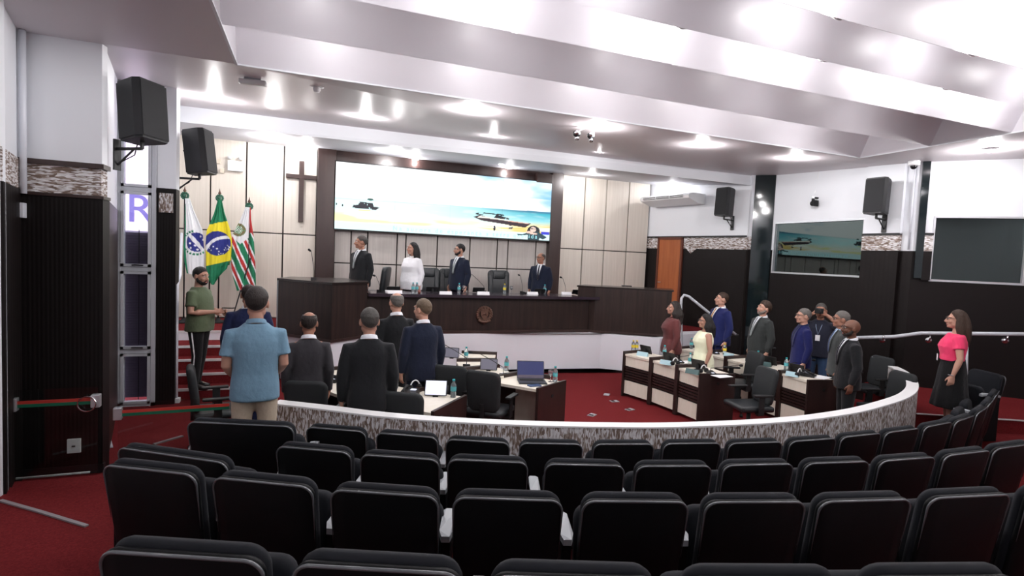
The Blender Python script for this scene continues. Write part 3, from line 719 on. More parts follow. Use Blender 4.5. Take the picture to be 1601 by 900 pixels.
# ---- emergency light and small boxes on the cream wall
c = empty('emergency_light', (PY(368, 258, 12.6).x, 12.58, PY(368, 258, 12.6).z), 0, 'white twin-head emergency light high on the cream wall above the flags', 'emergency light')
MB().box(-.14, .14, -.05, .02, -.13, .08, .01).build('box', 'white_plastic', c); 
for s in (-1, 1): MB().lathe([(.001, 0), (.04, .01), (.05, .05), (.045, .06), (.001, .06)], 16, (s*.10, -.03, .10)).build('lamp_head', 'white_plastic', c, True)
for i, (px, py) in enumerate(((341.5, 252), (347, 267))):
    q = PY(px, py, 12.6); o = MB().box(-.035, .035, -.03, .02, -.05, .05, .006).build('junction_box', mat('beige_plastic', (.7, .62, .5), .5)); o.location = (q.x, 12.59, q.z)
    tag(o, ('upper', 'lower')[i]+' of the two small beige boxes on the cream wall left of the emergency light', 'junction box')

# ---- flags
def flag(x, y, label, outline, colf, nx=90, nz=130, top=3.2, tassel=None, pole_lean=0):
    """outline(t)->(left, right) in metres from the pole, t 0 top .. 1 bottom"""
    e = empty('flag', (x, y, .812), 0, label, 'flag')
    MB().lathe([(.001, 0), (.17, 0), (.17, .02), (.05, .05), (.03, .09), (.001, .09)], 20).build('base', 'matte_black', e, True)
    zt = top-.812
    MB().tube([(0, 0, .05), (pole_lean, 0, zt)], .014, 10).build('pole', 'black', e, True)
    rz = MB()
    for k in range(12): a = 2*PI*k/12; rz.ell((pole_lean+math.cos(a)*.055, -.0, zt+.02+math.sin(a)*.055), (.022, .018, .022), 8, 6)
    rz.ell((pole_lean, -.02, zt+.02), (.035, .02, .035), 10, 8)
    rz.build('rosette', mat('rosette', (.02, .10, .06), .6), e, True)
    MB().lathe([(.012, .08), (.03, .11), (.012, .15), (.001, .21)], 10, (pole_lean, 0, zt), False).build('finial', 'bronze', e, True)
    vs = []; cols = []
    for i in range(nz+1):
        t = i/nz; l, r, zb, slope = outline(t)
        for j in range(nx+1):
            s = j/nx; X = l+(r-l)*s; z = zb+slope(s)
            fold = .035*math.sin(s*9+t*2)*min(1, t*3+.2)+.012*math.sin(s*31+t*5)
            vs.append((X+pole_lean*.6, -.04+fold, z)); cols += [*colf(X, z, s, t), 1]
    fs = [(i*(nx+1)+j, i*(nx+1)+j+1, (i+1)*(nx+1)+j+1, (i+1)*(nx+1)+j) for i in range(nz) for j in range(nx)]
    me = bpy.data.meshes.new('cloth'); me.from_pydata(vs, [], fs); ca = me.color_attributes.new('Col', 'FLOAT_COLOR', 'POINT'); ca.data.foreach_set('color', cols)
    o = link_mesh('cloth', me, 'flag_cloth', e, True); so = o.modifiers.new('t', 'SOLIDIFY'); so.thickness = .004
    return e
GR, YE, BL_, WH, RD = (.01, .20, .09), (.85, .72, .03), (.02, .03, .22), (.85, .86, .88), (.5, .03, .03)
FS = 78.0                                   # sizes were read off the photo at this many units per metre
def ipl(t, K):
    for (a, *u), (b, *v) in zip(K[:-1], K[1:]):
        if t <= b: k = (t-a)/(b-a) if b > a else 0; return [p+(q-p)*k for p, q in zip(u, v)]
    return K[-1][1:]
# K rows: t, left px, right px, z px(top down), all relative to the pole top
def outl(K, S):
    def f(t):
        l, r, z = ipl(t, K)
        return l/FS, r/FS, f.top-z/FS, (lambda s: -S(s, t)/FS)
    return f
# state flag: white with green, blue disc
o1 = outl([(0, 1, 7, 2), (.1, 1, 12, 18), (.3, 0, 24, 45), (.55, -1, 27, 75), (.8, 1, 27, 100), (1, 4, 24, 116)], lambda s, t: t*(1-abs(s-.3))*-4+t*s*6); o1.top = 2.40
def star(dx, dz, cx, cz, r): return (dx-cx)**2+(dz-cz)**2 < r*r
def c1(X, z, s, t):
    x = X*FS; y = (o1.top-z)*FS
    if s < .10 and t > .05: return GR
    dx, dy = x-16.5, y-66
    if dx*dx+(dy*.92)**2 < 13.2**2:
        if abs(dy-dx*1.3-1) < 4.2: return WH
        for a, b in ((-8, 2), (-7, 9), (1, 11), (9, -4), (5, -9), (-2, 5)):
            if (dx-a)**2+(dy-b)**2 < 2.2: return WH
        return BL_
    if (abs(math.hypot(dx+1, dy-1)-17.3) < 1.5) and (dx < -4 or dy > 9) and math.sin(math.atan2(dy, dx)*26) > -.4: return GR
    return WH
f1 = PY(287, 318, 11.9)
flag(-2.25, 11.9, 'white state flag with a blue starred disc, leftmost flag on the stage', o1, c1, top=3.22)
o2 = outl([(0, -2, 3, 2), (.12, -7, 7, 22), (.33, -17, 15, 48), (.5, -18, 18, 66), (.75, -17, 17, 98), (.9, -15, 12, 118), (1, -10, 0, 130)], lambda s, t: (s-.5)*-10*min(1, t*1.5)+(abs(s-.4)*-12 if t > .8 else 0)); o2.top = 2.42
def c2(X, z, s, t):
    x = X*FS; y = (o2.top-z)*FS
    dx, dy = x+2, y-68
    if dx*dx+(dy)**2 < 18.5**2:
        if abs(math.hypot(dx-14, dy-22)-32) < 2.2: return WH
        h = math.sin(int(dx*.7)*12.9+int(dy*.7)*78.2)*43758.5; h -= math.floor(h)
        if h > .91 and dy > 0: return WH
        return BL_
    if -31 < dy+dx*.30 < 31 : return YE
    return GR
flag(-1.66, 11.9, 'green and yellow national flag with blue disc, middle flag on the stage', o2, c2, top=3.22)
o3 = outl([(0, -5, 2, 3), (.12, -12, 3, 22), (.3, -23, 7, 46), (.5, -25, 9, 72), (.75, -22, 11, 102), (1, -15, 12, 128)], lambda s, t: (s-.5)*-8*t); o3.top = 2.32
def c3_(X, z, s, t):
    x = X*FS; y = (o3.top-z)*FS
    if y < 60-1.0*abs(x+11)*1.0 and x < 1: 
        d = math.hypot(x+14, y-38)
        if d < 10: return (.12, .30, .12) if math.sin(x*2.1)*math.sin(y*1.7) > -.1 else (WH if d < 6 else (.3, .05, .04))
        return WH
    if x > 0 and y < 42: return RD if x < 6 else GR
    k = (x*1.0-y*.42+200) % 17
    if k < 4.5: return RD
    if k < 7 or k > 14.8: return WH
    return GR
flag(-1.14, 11.9, 'green, red and white striped municipal flag with a crest, rightmost flag on the stage', o3, c3_, top=3.10)
MB().tube([(-1.42, 11.8, .82), (-1.1, 11.87, 2.1)], .012, 8).build('lower_pole', 'black', bpy.data.objects['flag.002'])
bpy.data.objects['lower_pole'].location = tuple(-Vector(bpy.data.objects['flag.002'].location))

# ================================================================ WALL EQUIPMENT
def loudspeaker(loc, rz, label, w=.36, h=.62, d=.34, tilt=0, roll=0, back=False):
    e = empty('loudspeaker', loc, rz, label, 'loudspeaker')
    R = Matrix.Rotation(tilt, 4, 'X') @ Matrix.Rotation(roll, 4, 'Y')
    b = MB(); b.T = R
    P = [(-w*.5, -d*.25), (-w*.42, -d*.45), (w*.42, -d*.45), (w*.5, -d*.25), (w*.34, d*.5), (-w*.34, d*.5)]
    b.prism(P, -h/2+.02, h/2-.02); b.prism([(x*.94, y*.94) for x, y in P], -h/2, -h/2+.02); b.prism([(x*.94, y*.94) for x, y in P], h/2-.02, h/2)
    b.build('cabinet', mat('speaker_black', (.012, .013, .015), .5, bump=((200, 200, 200), .1)), e)
    g = MB(); g.T = R; g.box(-w*.41, w*.41, -d*.47, -d*.44, -h*.46, h*.46, .004).build('grille', mat('grille', (.007, .008, .01), .6, bump=((400, 400, 400), .4)), e)
    lg = MB(); lg.T = R; lg.lathe([(.001, 0), (.022, 0), (.022, .006), (.001, .006)], 16); lg.v = [tuple(R @ Vector((v[0], -d*.475+v[2]*-1 if 0 else -d*.475-.0, 0))) for v in lg.v]
    if back:
        k = MB(); k.T = R; k.box(-w*.2, w*.2, d*.46, d*.52, -h*.12, h*.1, .01).build('rear_plate', 'matte_black', e)
        k = MB(); k.T = R; k.tube([(-w*.1, d*.52, .03), (-w*.1, d*.62, .03), (w*.1, d*.62, .03), (w*.1, d*.52, .03)], .012).build('handle', 'black', e)
    b_ = MB(); b_.tube([(0, 0, -h/2+.03), (0, .0, -h/2-.07)], .02).tube([(0, 0, -h/2-.07), (0, d*.62+.1, -h/2-.07)], .017).tube([(0, .1, -h/2-.07), (0, d*.62+.1, -h/2-.24)], .011).box(-.04, .04, d*.62+.1, d*.62+.12, -h/2-.30, -h/2+.03)
    b_.build('bracket', 'black', e)
    cb = MB().tube([(.05, .1, -h/2+.05), (.09, .2, -h/2-.12), (.03, .3, -h/2-.2)], .006).build('cable', 'black', e)
    return e
loudspeaker(tuple(PD(222, 176, 5.75)), math.radians(56), 'large black loudspeaker on the bracket beside the tall left window', .38, .62, .36, tilt=-.10, roll=.02)
loudspeaker(tuple(PD(312, 238, 7.95)), math.radians(72), 'black loudspeaker seen from behind, above the stage stairs', .34, .64, .34, tilt=-.12, back=True)
def near_wall(px, py, a, b, dist):
    A = Vector(a); D = (Vector(b)-A).normalized(); n = Vector((-D.y, D.x)); r = ray(px, py)
    if n.x < 0: n = -n
    return CAM+r*((A.dot(n)-dist)/(r.x*n.x+r.y*n.y))
q = near_wall(1133, 316, RA, RB, .345); loudspeaker(tuple(q), math.radians(-78), 'black loudspeaker on the white wall over the wooden door side', .36, .64, .34, tilt=-.05)
q = near_wall(1372, 307, R1, R2, .40); loudspeaker(tuple(q), math.radians(-78), 'black loudspeaker on the white pier between the two control-room windows', .36, .62, .34, tilt=-.05)
# wall air conditioner beside the stage
tA, uA = on_wall(1096); A = lerp(RA, RB, uA)
tB, uB = on_wall(1020); B = lerp(RA, RB, uB)
aw = math.atan2(RB[1]-RA[1], RB[0]-RA[0])
e = empty('air_conditioner', (PD(1050, 312, 12.6).x, PD(1050, 312, 12.6).y, PD(1050, 312, 12.6).z), 0, 'long white ceiling-type air conditioner above the wooden door', 'air conditioner')
p0, p1 = PD(1030, 312, 13.2), PD(1096, 311, 12.4)
c0 = Vector((p1.x-p0.x, p1.y-p0.y)).normalized()
e.location = near_wall(1050, 312, RA, RB, .33); uw = (Vector(RB)-Vector(RA)).normalized(); uw = Vector((uw.x, uw.y, 0)); Lr = -uw*.78; Rr = uw*.78
u = Vector((Rr.x-Lr.x, Rr.y-Lr.y, 0)).normalized(); wv = Vector((-u.y, u.x, 0)); 
if wv.x < 0: wv = -wv
Wd = (Rr-Lr).length; mid = (Lr+Rr)/2
b = MB(); b.T = Matrix.Translation(mid) @ Matrix(((u.x, wv.x, 0, 0), (u.y, wv.y, 0, 0), (0, 0, 1, 0), (0, 0, 0, 1)))
prof = [(-.30, .07), (-.33, .03), (-.30, -.03), (.05, -.13), (.3, -.13), (.3, .11), (-.2, .11)]
b.add([(-Wd/2, y, z) for y, z in prof]+[(Wd/2, y, z) for y, z in prof], [list(range(7)), list(range(13, 6, -1))]+[(i, (i+1) % 7, 7+(i+1) % 7, 7+i) for i in range(7)])
b.build('body', 'white_plastic', e)
g = MB(); g.T = b.T
for k in range(3): g.box(-Wd*.42+k*Wd*.28, -Wd*.42+k*Wd*.28+Wd*.25, -.345, -.31, -.005, .05)
g.build('outlet', 'groove', e)
s_ = MB(); s_.T = b.T
for k in range(2): s_.box(-Wd*.42, Wd*.41, -.35, -.335, .005+.02*k, .013+.02*k)
s_.build('louvre', 'white_plastic', e)
# cameras and sensors
def ptz(loc, rz, label):
    e = empty('security_camera', loc, rz, label, 'camera')
    MB().box(-.07, .07, -.06, .06, .0, .035, .008).build('mount', 'matte_black', e)
    MB().tube([(0, 0, 0), (0, 0, -.07)], .03).ell((0, 0, -.1), (.055, .055, .055)).build('head', 'black', e, True)
    MB().lathe([(.001, 0), (.03, 0), (.03, .03), (.001, .03)], 14, (0, 0, 0)).build('lens', 'chrome', e); e.children[-1].rotation_euler = (PI/2, 0, 0); e.children[-1].location = (0, -.04, -.1)
    return e
q = near_wall(1271, 310, R1, R2, .12); e = ptz(tuple(q), -1, 'black swivel camera hanging on the white wall over the first control-room window')
MB().box(-.02, .3, -.02, .02, 0, .03).build('arm', 'matte_black', e)
q1_, q2_ = near_wall(1273, 303, R1, R2, .02), near_wall(1279, 268, R1, R2, .02)
MB().tube([q1_-e.location, q1_-e.location+Vector((.05, 0, .15)), q2_-e.location], .006).build('cable', 'white_plastic', e); e.rotation_euler = (0, 0, 0)
q = PD(1428, 262, 8.9); e = empty('dome_camera', (q.x, q.y, 4.22), 0, 'white and black dome camera under the ceiling above the dark slot on the right', 'camera')
MB().lathe([(.001, .0), (.085, 0), (.085, -.06), (.07, -.075), (.001, -.075)], 20).build('housing', 'white_plastic', e, True); MB().ell((0, 0, -.085), (.05, .05, .05)).build('dome', 'black_gloss', e, True)
def sensor(px, py, lab, s=1):
    q = PCs(px, py); e = empty('smoke_detector', (q.x, q.y, q.z), 0, lab, 'smoke detector')
    MB().lathe([(.001, 0), (.075*s, 0), (.075*s, -.02), (.05*s, -.03), (.001, -.03)], 20).build('base', 'white_plastic', e, True); MB().lathe([(.001, -.03), (.035*s, -.03), (.04*s, -.055), (.03*s, -.08), (.001, -.085)], 16).build('sensor_head', 'paper', e, True)
sensor(495, 133, 'white round smoke detector under the ceiling, left side near the ribs', 1.1); sensor(1209, 263, 'white round smoke detector near the right wall', 1.2)
q = PCs(395, 121); e = empty('motion_sensor', (q.x, q.y, q.z), -.1, 'white oblong emergency lamp on the ceiling at the left near the ribs', 'lamp'); MB().box(-.15, .15, -.05, .05, -.09, -.03, .02).build('housing', 'white_plastic', e, True); MB().box(-.09, .09, -.03, .03, -.03, 0).build('mount', 'grey_paint', e)
q = PCs(928, 196); e = empty('camera_cluster', (q.x, q.y, q.z), 0, 'chrome ceiling bracket with two small black cameras near the ribs', 'camera')
MB().box(-.22, .10, -.03, .03, -.03, 0, .005).tube([(-.1, 0, -.03), (-.25, 0, -.12)], .012).tube([(.0, 0, -.03), (0, 0, -.12)], .012).build('bracket', 'chrome', e)
for x in (-.27, -.04):
    h = MB().ell((x, 0, -.15), (.06, .05, .05)).build('camera_head', 'black', e, True)
    MB().tube([(x-.02, -.04, -.14), (x-.05, -.09, -.16)], .03, 12).tube([(x, 0, -.19), (x+.0, -.02, -.24)], .028, 12).build('lens', 'chrome', h, True)
# pipes
def pipe(pts, r, lab, m='steel_white'):
    o = MB().tube(pts, r, 10).build('conduit_pipe', m, None, True); tag(o, lab, 'pipe'); return o
pipe([(-2.52, 6.38, 4.23), (-2.52, 6.38, 2.74)], .028, 'white vertical conduit in the left corner running down to a grey box')
q = PY(26, 328, 6.36); o = MB().box(-.075, .055, -.04, .03, -.07, .07, .006).build('junction_box', 'steel_white'); o.location = (q.x, 6.38, q.z); tag(o, 'grey square box at the foot of the conduit in the left corner', 'junction box')
a, b = lerp(R1, R2, .975), Vector((-.99, -.2)).normalized()*.06
pipe([(a[0]-.03, a[1]-.02, 4.25), (a[0]-.03, a[1]-.02, 2.78)], .016, 'white vertical conduit at the edge of the right pier')
pipe([(-1.99, 6.56, 4.0), (-1.99, 6.56, 2.5)], .014, 'thin white pipe on the edge of the left wall panel')
# left door frame (cut by the picture edge) and wall switch
q = PY(12, 400, 6.3)
fr = empty('door_frame_post', (0, 0, 0), 0, 'grey metal door post at the left edge beside the black wall panel', 'door frame')
q0 = PY(12, 380, 6.22); MB().box(q0.x-.05, q0.x+.045, 6.17, 6.25, 0.0, 2.35, .005).build('post', 'grey_paint', fr)
MB().box(q0.x-.07, q0.x+.06, 6.16, 6.26, 1.93, 2.02, .01).build('upper_hinge', 'grey_paint', fr)
q = PY(116, 696, 6.4); o = MB().box(-.055, .055, -.012, .012, -.07, .07, .004).build('socket_plate', 'white_plastic'); o.location = (q.x, 6.39, q.z); tag(o, 'white wall plate low on the black panel at the left', 'wall plate'); MB().box(-.014, .014, -.018, -.01, -.006, .006).build('socket', 'black', o)
# low glass barriers
def glass_rail(a, b, z0, z1, lab, za, zb, ends):
    a = Vector((*a, 0)); b = Vector((*b, 0)); e = empty('glass_barrier', a, 0, lab, 'glass barrier'); d = b-a; u = d.normalized(); n = Vector((-u.y, u.x, 0))
    def pan(name, lo0, hi0, lo1, hi1, m, t, k=0):
        MB().add([tuple(Vector((0, 0, lo0))+n*(k-t)), tuple(d+Vector((0, 0, lo1))+n*(k-t)), tuple(d+Vector((0, 0, hi1))+n*(k-t)), tuple(Vector((0, 0, hi0))+n*(k-t)),
                  tuple(Vector((0, 0, lo0))+n*(k+t)), tuple(d+Vector((0, 0, lo1))+n*(k+t)), tuple(d+Vector((0, 0, hi1))+n*(k+t)), tuple(Vector((0, 0, hi0))+n*(k+t))],
                 [(0,1,2,3), (7,6,5,4), (0,4,5,1), (1,5,6,2), (2,6,7,3), (3,7,4,0)]).build(name, m, e)
    pan('pane', z0, z1, z0, z1, 'clear_pane', .004)
    pan('red_tape', zb, zb+.028, zb, zb+.028, 'red_tape', .007); pan('green_tape', zb-.03, zb-.001, zb-.03, zb-.001, 'green_tape', .007)
    for t in ends:
        c = d*t+Vector((0, 0, zb)); mb = MB(); mb.T = Matrix.Translation(c) @ Matrix.Rotation(math.atan2(u.y, u.x), 4, 'Z'); mb.box(-.035, .035, -.035, .035, -.06, .06, .008).build('clamp', 'alu', e)
    return e
gA = PZ(0, 763, .15); gB = PZ(161, 751, .15)
g = glass_rail((-2.45, 5.98), (-1.83, 6.0), .16, .97, 'clear glass gate with red and green tape in front of the black panel', 0, .84, (.0, .985))
c_ = MB().tube([(0, -.03, 0)]+[], .01) if 0 else None
rg = MB().tube([(.55+.07*math.cos(a), -.02, .82+.07*math.sin(a)) for a in [2*PI*i/20 for i in range(21)]], .006, 6).build('ring_handle', 'chrome', g)
pa_, pb_ = PZ(190, 646, .72), PZ(356, 640, .72)
pa_ = PD(184, 646, 5.2); pb_ = PD(358, 640, 5.6)
glass_rail((pa_.x, pa_.y), (pb_.x, pb_.y), .002, pa_.z+.10, 'clear glass barrier with red and green tape beside the man in the light blue polo', 0, pa_.z, (0.0,))
# handrails on the right
e = empty('handrail', (0, 0, 0), 0, 'long pale grey handrail along the black right wall behind the woman in pink', 'handrail')
hp = [PD(1335, 528, 9.35), PD(1398, 526, 9.05), PD(1440, 520.5, 8.85), PD(1530, 521.5, 8.45), PD(1640, 522.5, 8.05)]
MB().tube([tuple(p) for p in hp], .03, 12).build('rail', 'grey_paint', e, True)
for px, tt in ((1381, 9.1), (1454, 8.8), (1575, 8.25)):
    q = PD(px, 524, tt); MB().tube([tuple(q), tuple(q+Vector((.0, 0, -.07))), tuple(q+Vector((.07, .06, -.09)))], .011, 8).tube([tuple(q+Vector((.05, .05, -.09))), tuple(q+Vector((.09, .08, -.09)))], .045, 14).build('wall_bracket', 'chrome', e, True)
q = PD(1513, 570, 8.4); MB().tube([tuple(PD(1512, 523, 8.5)), tuple(PD(1510, 618, 8.5))], .018, 8).build('upright', 'grey_paint', e, True)
e = empty('stair_handrail', (0, 0, 0), 0, 'bent grey handrail of the right stage steps in front of the dark wall', 'handrail')
MB().tube([tuple(PD(*p, t)) for p, t in (((1066, 600), 11.2), ((1064, 480), 11.2), ((1065, 466), 11.2), ((1069, 461), 11.2), ((1076, 463), 11.2), ((1112, 492), 11.2), ((1150, 523), 11.1))], .028, 12).build('rail', 'grey_paint', e, True)
# stage steps at the right end
for k in range(4):
    o = MB().prism([(7.2-.0+.0, 9.3-.3*k*0), (7.2, 9.2), (8.6, 9.6), (8.4, 10.4), (7.4, 10.0)], .001+.2*k, .2+.2*k-.001) if 0 else None
struct('stair_5', MB().prism([(6.95, 8.75), (8.2, 9.25), (8.1, 9.6), (7.2, 9.45), (6.8, 9.15)], .0, .30), 'carpet'); struct('stair_6', MB().prism([(7.05, 9.02), (8.2, 9.42), (8.05, 9.75), (7.3, 9.6)], .301, .56), 'carpet')
o = struct('trim_40', MB().prism([(6.94, 8.73), (8.2, 9.23), (8.18, 9.27), (6.93, 8.78)], .285, .31), 'nosing'); o = struct('trim_41', MB().prism([(7.04, 9.0), (8.2, 9.40), (8.18, 9.44), (7.03, 9.04)], .545, .57), 'nosing')

# ---- curved parapet
def parapet():
    pts = []
    for px, py in [(437.5, 624.5), (520, 633.7), (595, 643), (695, 651), (820, 657), (930, 659.5), (1040, 660), (1160, 655.8), (1235, 650.5), (1282, 645), (1328.6, 637.4), (1366, 628), (1396, 618.5), (1411, 610), (1416.5, 601), (1414, 591), (1403, 579.5), (1388, 571.5)]:
        p = PZ(px, py, .90); pts.append((p.x, p.y))
    # smooth (Catmull-Rom)
    out = []
    for i in range(len(pts)-1):
        p = [Vector(pts[max(i-1, 0)]), Vector(pts[i]), Vector(pts[i+1]), Vector(pts[min(i+2, len(pts)-1)])]
        for k in range(6):
            t = k/6; out.append(.5*((2*p[1])+(-p[0]+p[2])*t+(2*p[0]-5*p[1]+4*p[2]-p[3])*t*t+(-p[0]+3*p[1]-3*p[2]+p[3])*t**3))
    out.append(Vector(pts[-1])); return out
PP = parapet()
def ribbon(pts, o0, o1, z0, z1):
    N = []
    for i, p in enumerate(pts):
        d = (pts[min(i+1, len(pts)-1)]-pts[max(i-1, 0)]).normalized(); N.append(Vector((-d.y, d.x)))     # towards the pit
    mb = MB(); vs = []
    for p, n in zip(pts, N):
        a, b = p-n*o0, p+n*o1; vs += [(a.x, a.y, z0), (a.x, a.y, z1), (b.x, b.y, z1), (b.x, b.y, z0)]
    fs = []
    for i in range(len(pts)-1):
        for j in range(4): fs.append((i*4+j, i*4+(j+1) % 4, i*4+4+(j+1) % 4, i*4+4+j))
    fs += [(0, 1, 2, 3), (len(vs)-4, len(vs)-1, len(vs)-2, len(vs)-3)]
    return mb.add(vs, fs)
po = ribbon(PP, .128, -.004, 0, .885).build('wall_parapet', 'stone_upright'); po['kind'] = 'structure'
po = ribbon(PP, .132, .0, .885, .90).build('trim_42', mat('cap_white', (.88, .88, .88), .35)); po['kind'] = 'structure'
# small floor outlets in the pit carpet
for i, (px, py) in enumerate([(960, 627.5), (984, 640.5), (925, 649), (948, 617)]):
    q = PZ(px, py, .0); o = MB().box(-.07, .07, -.05, .05, 0, .012, .003).build('floor_outlet', 'alu'); o.location = q; o.rotation_euler = (0, 0, .3*i)
    tag(o, ['metal floor outlet on the red carpet, in front of the middle right desk', 'metal floor outlet on the red carpet, closest to the near right desk', 'metal floor outlet on the red carpet, nearest the white parapet', 'metal floor outlet on the red carpet, farthest from the parapet'][i], 'floor outlet')
    if i < 3: MB().box(-.05, .0, -.035, .035, .011, .016).build('lid', 'matte_black', o)

# ================================================================ AUDITORIUM SEATS
def make_seat(name, wd, label, both=False):
    """origin on the floor under the backrest, sitter looks along +y"""
    e = empty(name, (0, 0, 0), 0, label, 'auditorium seat')
    R = Matrix.Rotation(math.radians(9), 4, 'X')      # lean: top towards the viewer (-y)
    b = MB(); b.T = Matrix.Translation((0, 0, .30)) @ R; b.rslab(wd, .598, .032, .07, .013, 6, .025, 0, -.05, .05); crisp(b.build('back_shell', 'seat_shell', e), 50)
    r_ = MB(); r_.T = b.T; R0 = .066; W_ = wd/2-.004; tp = .598-.005
    arcp = [(-W_*.985, tp-.30)]+[(-W_+R0-R0*math.cos(a), tp-R0+R0*math.sin(a)) for a in [PI/2*i/6 for i in range(7)]]+[(W_-R0+R0*math.sin(a), tp-R0+R0*math.cos(a)) for a in [PI/2*i/6 for i in range(7)]]+[(W_*.985, tp-.30)]
    r_.tube([(x, -.0475+.025*(x/(wd/2))**2, z) for x, z in arcp], [.001, .0052]+[.0062]*12+[.0052, .001], 8); r_.build('highlight_tube', 'rim_highlight', e, True)  # added thin tube, imitates the highlight on the shell's top edge
    c = MB(); c.T = Matrix.Translation((0, 0, .30)) @ R; c.rslab(wd-.008, .608, .060, .085, .026, 6, .022, 0, -.024, .04); crisp(c.build('back_cushion', 'seat_fabric', e), 70)
    s = MB(); s.T = Matrix.Translation((0, .10, .33)) @ Matrix.Rotation(math.radians(-10), 4, 'X'); s.rslab(wd-.05, .40, .09, .07, .035, 5, 0, 0, -.02); crisp(s.build('seat', 'seat_fabric', e), 70)
    for sd in ((-1, 1) if both else (-1,)):
        x = sd*(wd/2+.036)
        p = MB(); p.add([], [])
        pts = [(-.020, .0), (-.033, .035), (-.033, .22), (-.02, .27), (.02, .27), (.033, .22), (.033, .035), (.020, .0)]
        p.prism([(x+a, bb) for a, bb in pts], [.598, .612, .622, .610, .610, .622, .612, .598], [.628, .642, .652, .640, .640, .652, .642, .628])
        ao = p.build('armrest', 'arm_pad', e)
        MB().box(x-.025, x+.025, .01, .22, .0, .60, .012).build('armrest_panel', 'seat_shell', ao)
    MB().box(-wd*.42, wd*.42, .0, .05, .26, .34, .01).box(-.03, .03, -.02, .06, 0, .27, .008).build('support', 'black', e)
    return e
def ordn(i): return ORD[i]
def row_dir(pts, i):
    a = pts[max(i-1, 0)]; b = pts[min(i+1, len(pts)-1)]; return math.atan2(b[1]-a[1], b[0]-a[0])
seatA = None
SEATS = {1: (.93, 0, [(525, 661), (636, 670), (747, 679), (862, 683), (976, 684), (1083, 683), (1182, 682), (1272, 678), (1347, 671), (1411, 664), (1467, 655), (1508, 646), (1535, 633), (1549, 620), (1558, 608)]),
         2: (1.105, .177, [(490, 690), (625, 702), (763, 708), (915, 714), (1055, 716), (1187, 714), (1310, 711), (1420, 706), (1513, 697), (1585, 687)]),
         3: (1.28, .354, [(233, 718), (410, 737), (601, 754), (795, 763), (995, 767), (1183, 768), (1355, 766), (1518, 760), (1668, 752)]),
         4: (1.456, .53, [(283, 842), (590, 862), (900, 877), (1200, 882), (1480, 880)])}
rownm = {1: 'row along the parapet', 2: 'second row from the parapet', 3: 'third row from the parapet', 4: 'row nearest the camera'}
proto = make_seat('auditorium_seat', .515, 'x'); first = True
for k, (zt, zf, L_) in SEATS.items():
    P = []
    for i, (px, py) in enumerate(L_):
        z = zt; P.append(PZ(px, py, z))
    for i, p in enumerate(P):
        o = proto if first else fast_copy(proto); first = False
        th = row_dir(P, i)
        f = Vector((-math.sin(th), math.cos(th), 0))
        zfl = zf
        o.location = (p.x+f.x*.11, p.y+f.y*.11, zfl); o.rotation_euler = (0, 0, th)
        tag(o, 'black auditorium seat, %s from the left in the %s' % (ordn(i), rownm[k]), 'auditorium seat', 'auditorium seats, %s' % rownm[k])
# two extra-wide seats at the left ends and the end seat on the right
wide = make_seat('wide_auditorium_seat', .80, 'extra-wide black auditorium seat right behind the man in the light blue polo', True)
p = PZ(378, 648, 1.09); wide.location = (p.x+.03, p.y+.1, .141); wide.rotation_euler = (0, 0, math.radians(-21)); wide['group'] = 'extra-wide auditorium seats'
w2 = fast_copy(wide); p = PZ(270, 700, 1.10); w2.location = (p.x+.05, p.y+.1, .177); w2.rotation_euler = (0, 0, math.radians(-33)); w2['label'] = 'extra-wide black auditorium seat set askew, behind the first seat of the third row'
o = fast_copy(proto); p = PZ(1536, 584, 1.06); o.location = (p.x+.35, p.y+.2, .14); o.rotation_euler = (0, 0, math.radians(72)); tag(o, 'black auditorium seat facing left at the far right end, behind the woman in pink', 'auditorium seat')
for c in w2.children: pass

# ================================================================ DESKS IN THE PIT
DZ = .75
def desk(u0, u1, f0, f1, label, group, near_panel=False, lip=.045, far_panel=True, slats=True):
    """u: user edge, f: front edge; index 0 the end nearest the viewer"""
    u0, u1, f0, f1 = [Vector(p) for p in (u0, u1, f0, f1)]
    c = (u0+u1+f0+f1)/4; e = empty('council_desk', (c.x, c.y, 0), 0, label, 'desk', group)
    u0, u1, f0, f1 = u0-c, u1-c, f0-c, f1-c
    al = (f1-f0).normalized(); n = (f0-u0).normalized()
    MB().prism([(u0+al*.02)[:], (f0+al*.02)[:], (f1-al*.02)[:], (u1-al*.02)[:]], DZ-.035, DZ).build('desk_top', 'desk_top', e)
    def panel(name, a, b, d, z1, m='desk_wood', z0=.01):
        MB().prism([a[:], b[:], (b+d)[:], (a+d)[:]], z0, z1).build(name, m, e)
    panel('side_panel', u0, f0+n*.02, al*.035, DZ+(.02 if near_panel else lip)); e.children[-1] if 0 else None
    panel('side_panel', u1, f1+n*.02, -al*.035, DZ+lip)
    panel('modesty_panel', f0-n*.06+al*.035, f1-n*.06-al*.035, n*.02, DZ-.04, 'desk_top', .10)
    if slats:
        d0, d1 = f0+al*.036, f1-al*.036
        panel('front_panel', d0-n*.038, d1-n*.038, n*.022, DZ-.04, 'desk_top', .545); panel('front_panel', d0-n*.038, d1-n*.038, n*.022, .29, 'desk_top', .06)
        for k in range(5):
            z = .315+k*.046; panel('slat', d0-n*.036, d1-n*.036, n*.028, z+.03, 'desk_wood', z)
        panel('backing', d0-n*.039, d1-n*.039, n*.004, .545, 'matte_black', .29)
    if near_panel:
        q = u0*.5+f0*.5; g = MB().lathe([(.001, 0), (.022, 0), (.022, .006), (.001, .006)], 14); o = g.build('cable_cap', 'matte_black', e); o.location = (q.x-al.x*.002, q.y-al.y*.002, DZ-.13); o.rotation_euler = (PI/2, 0, math.atan2((f0-u0).y, (f0-u0).x)) if (f0-u0).x > 0 else (PI/2, 0, math.atan2((u0-f0).y, (u0-f0).x))
    return e
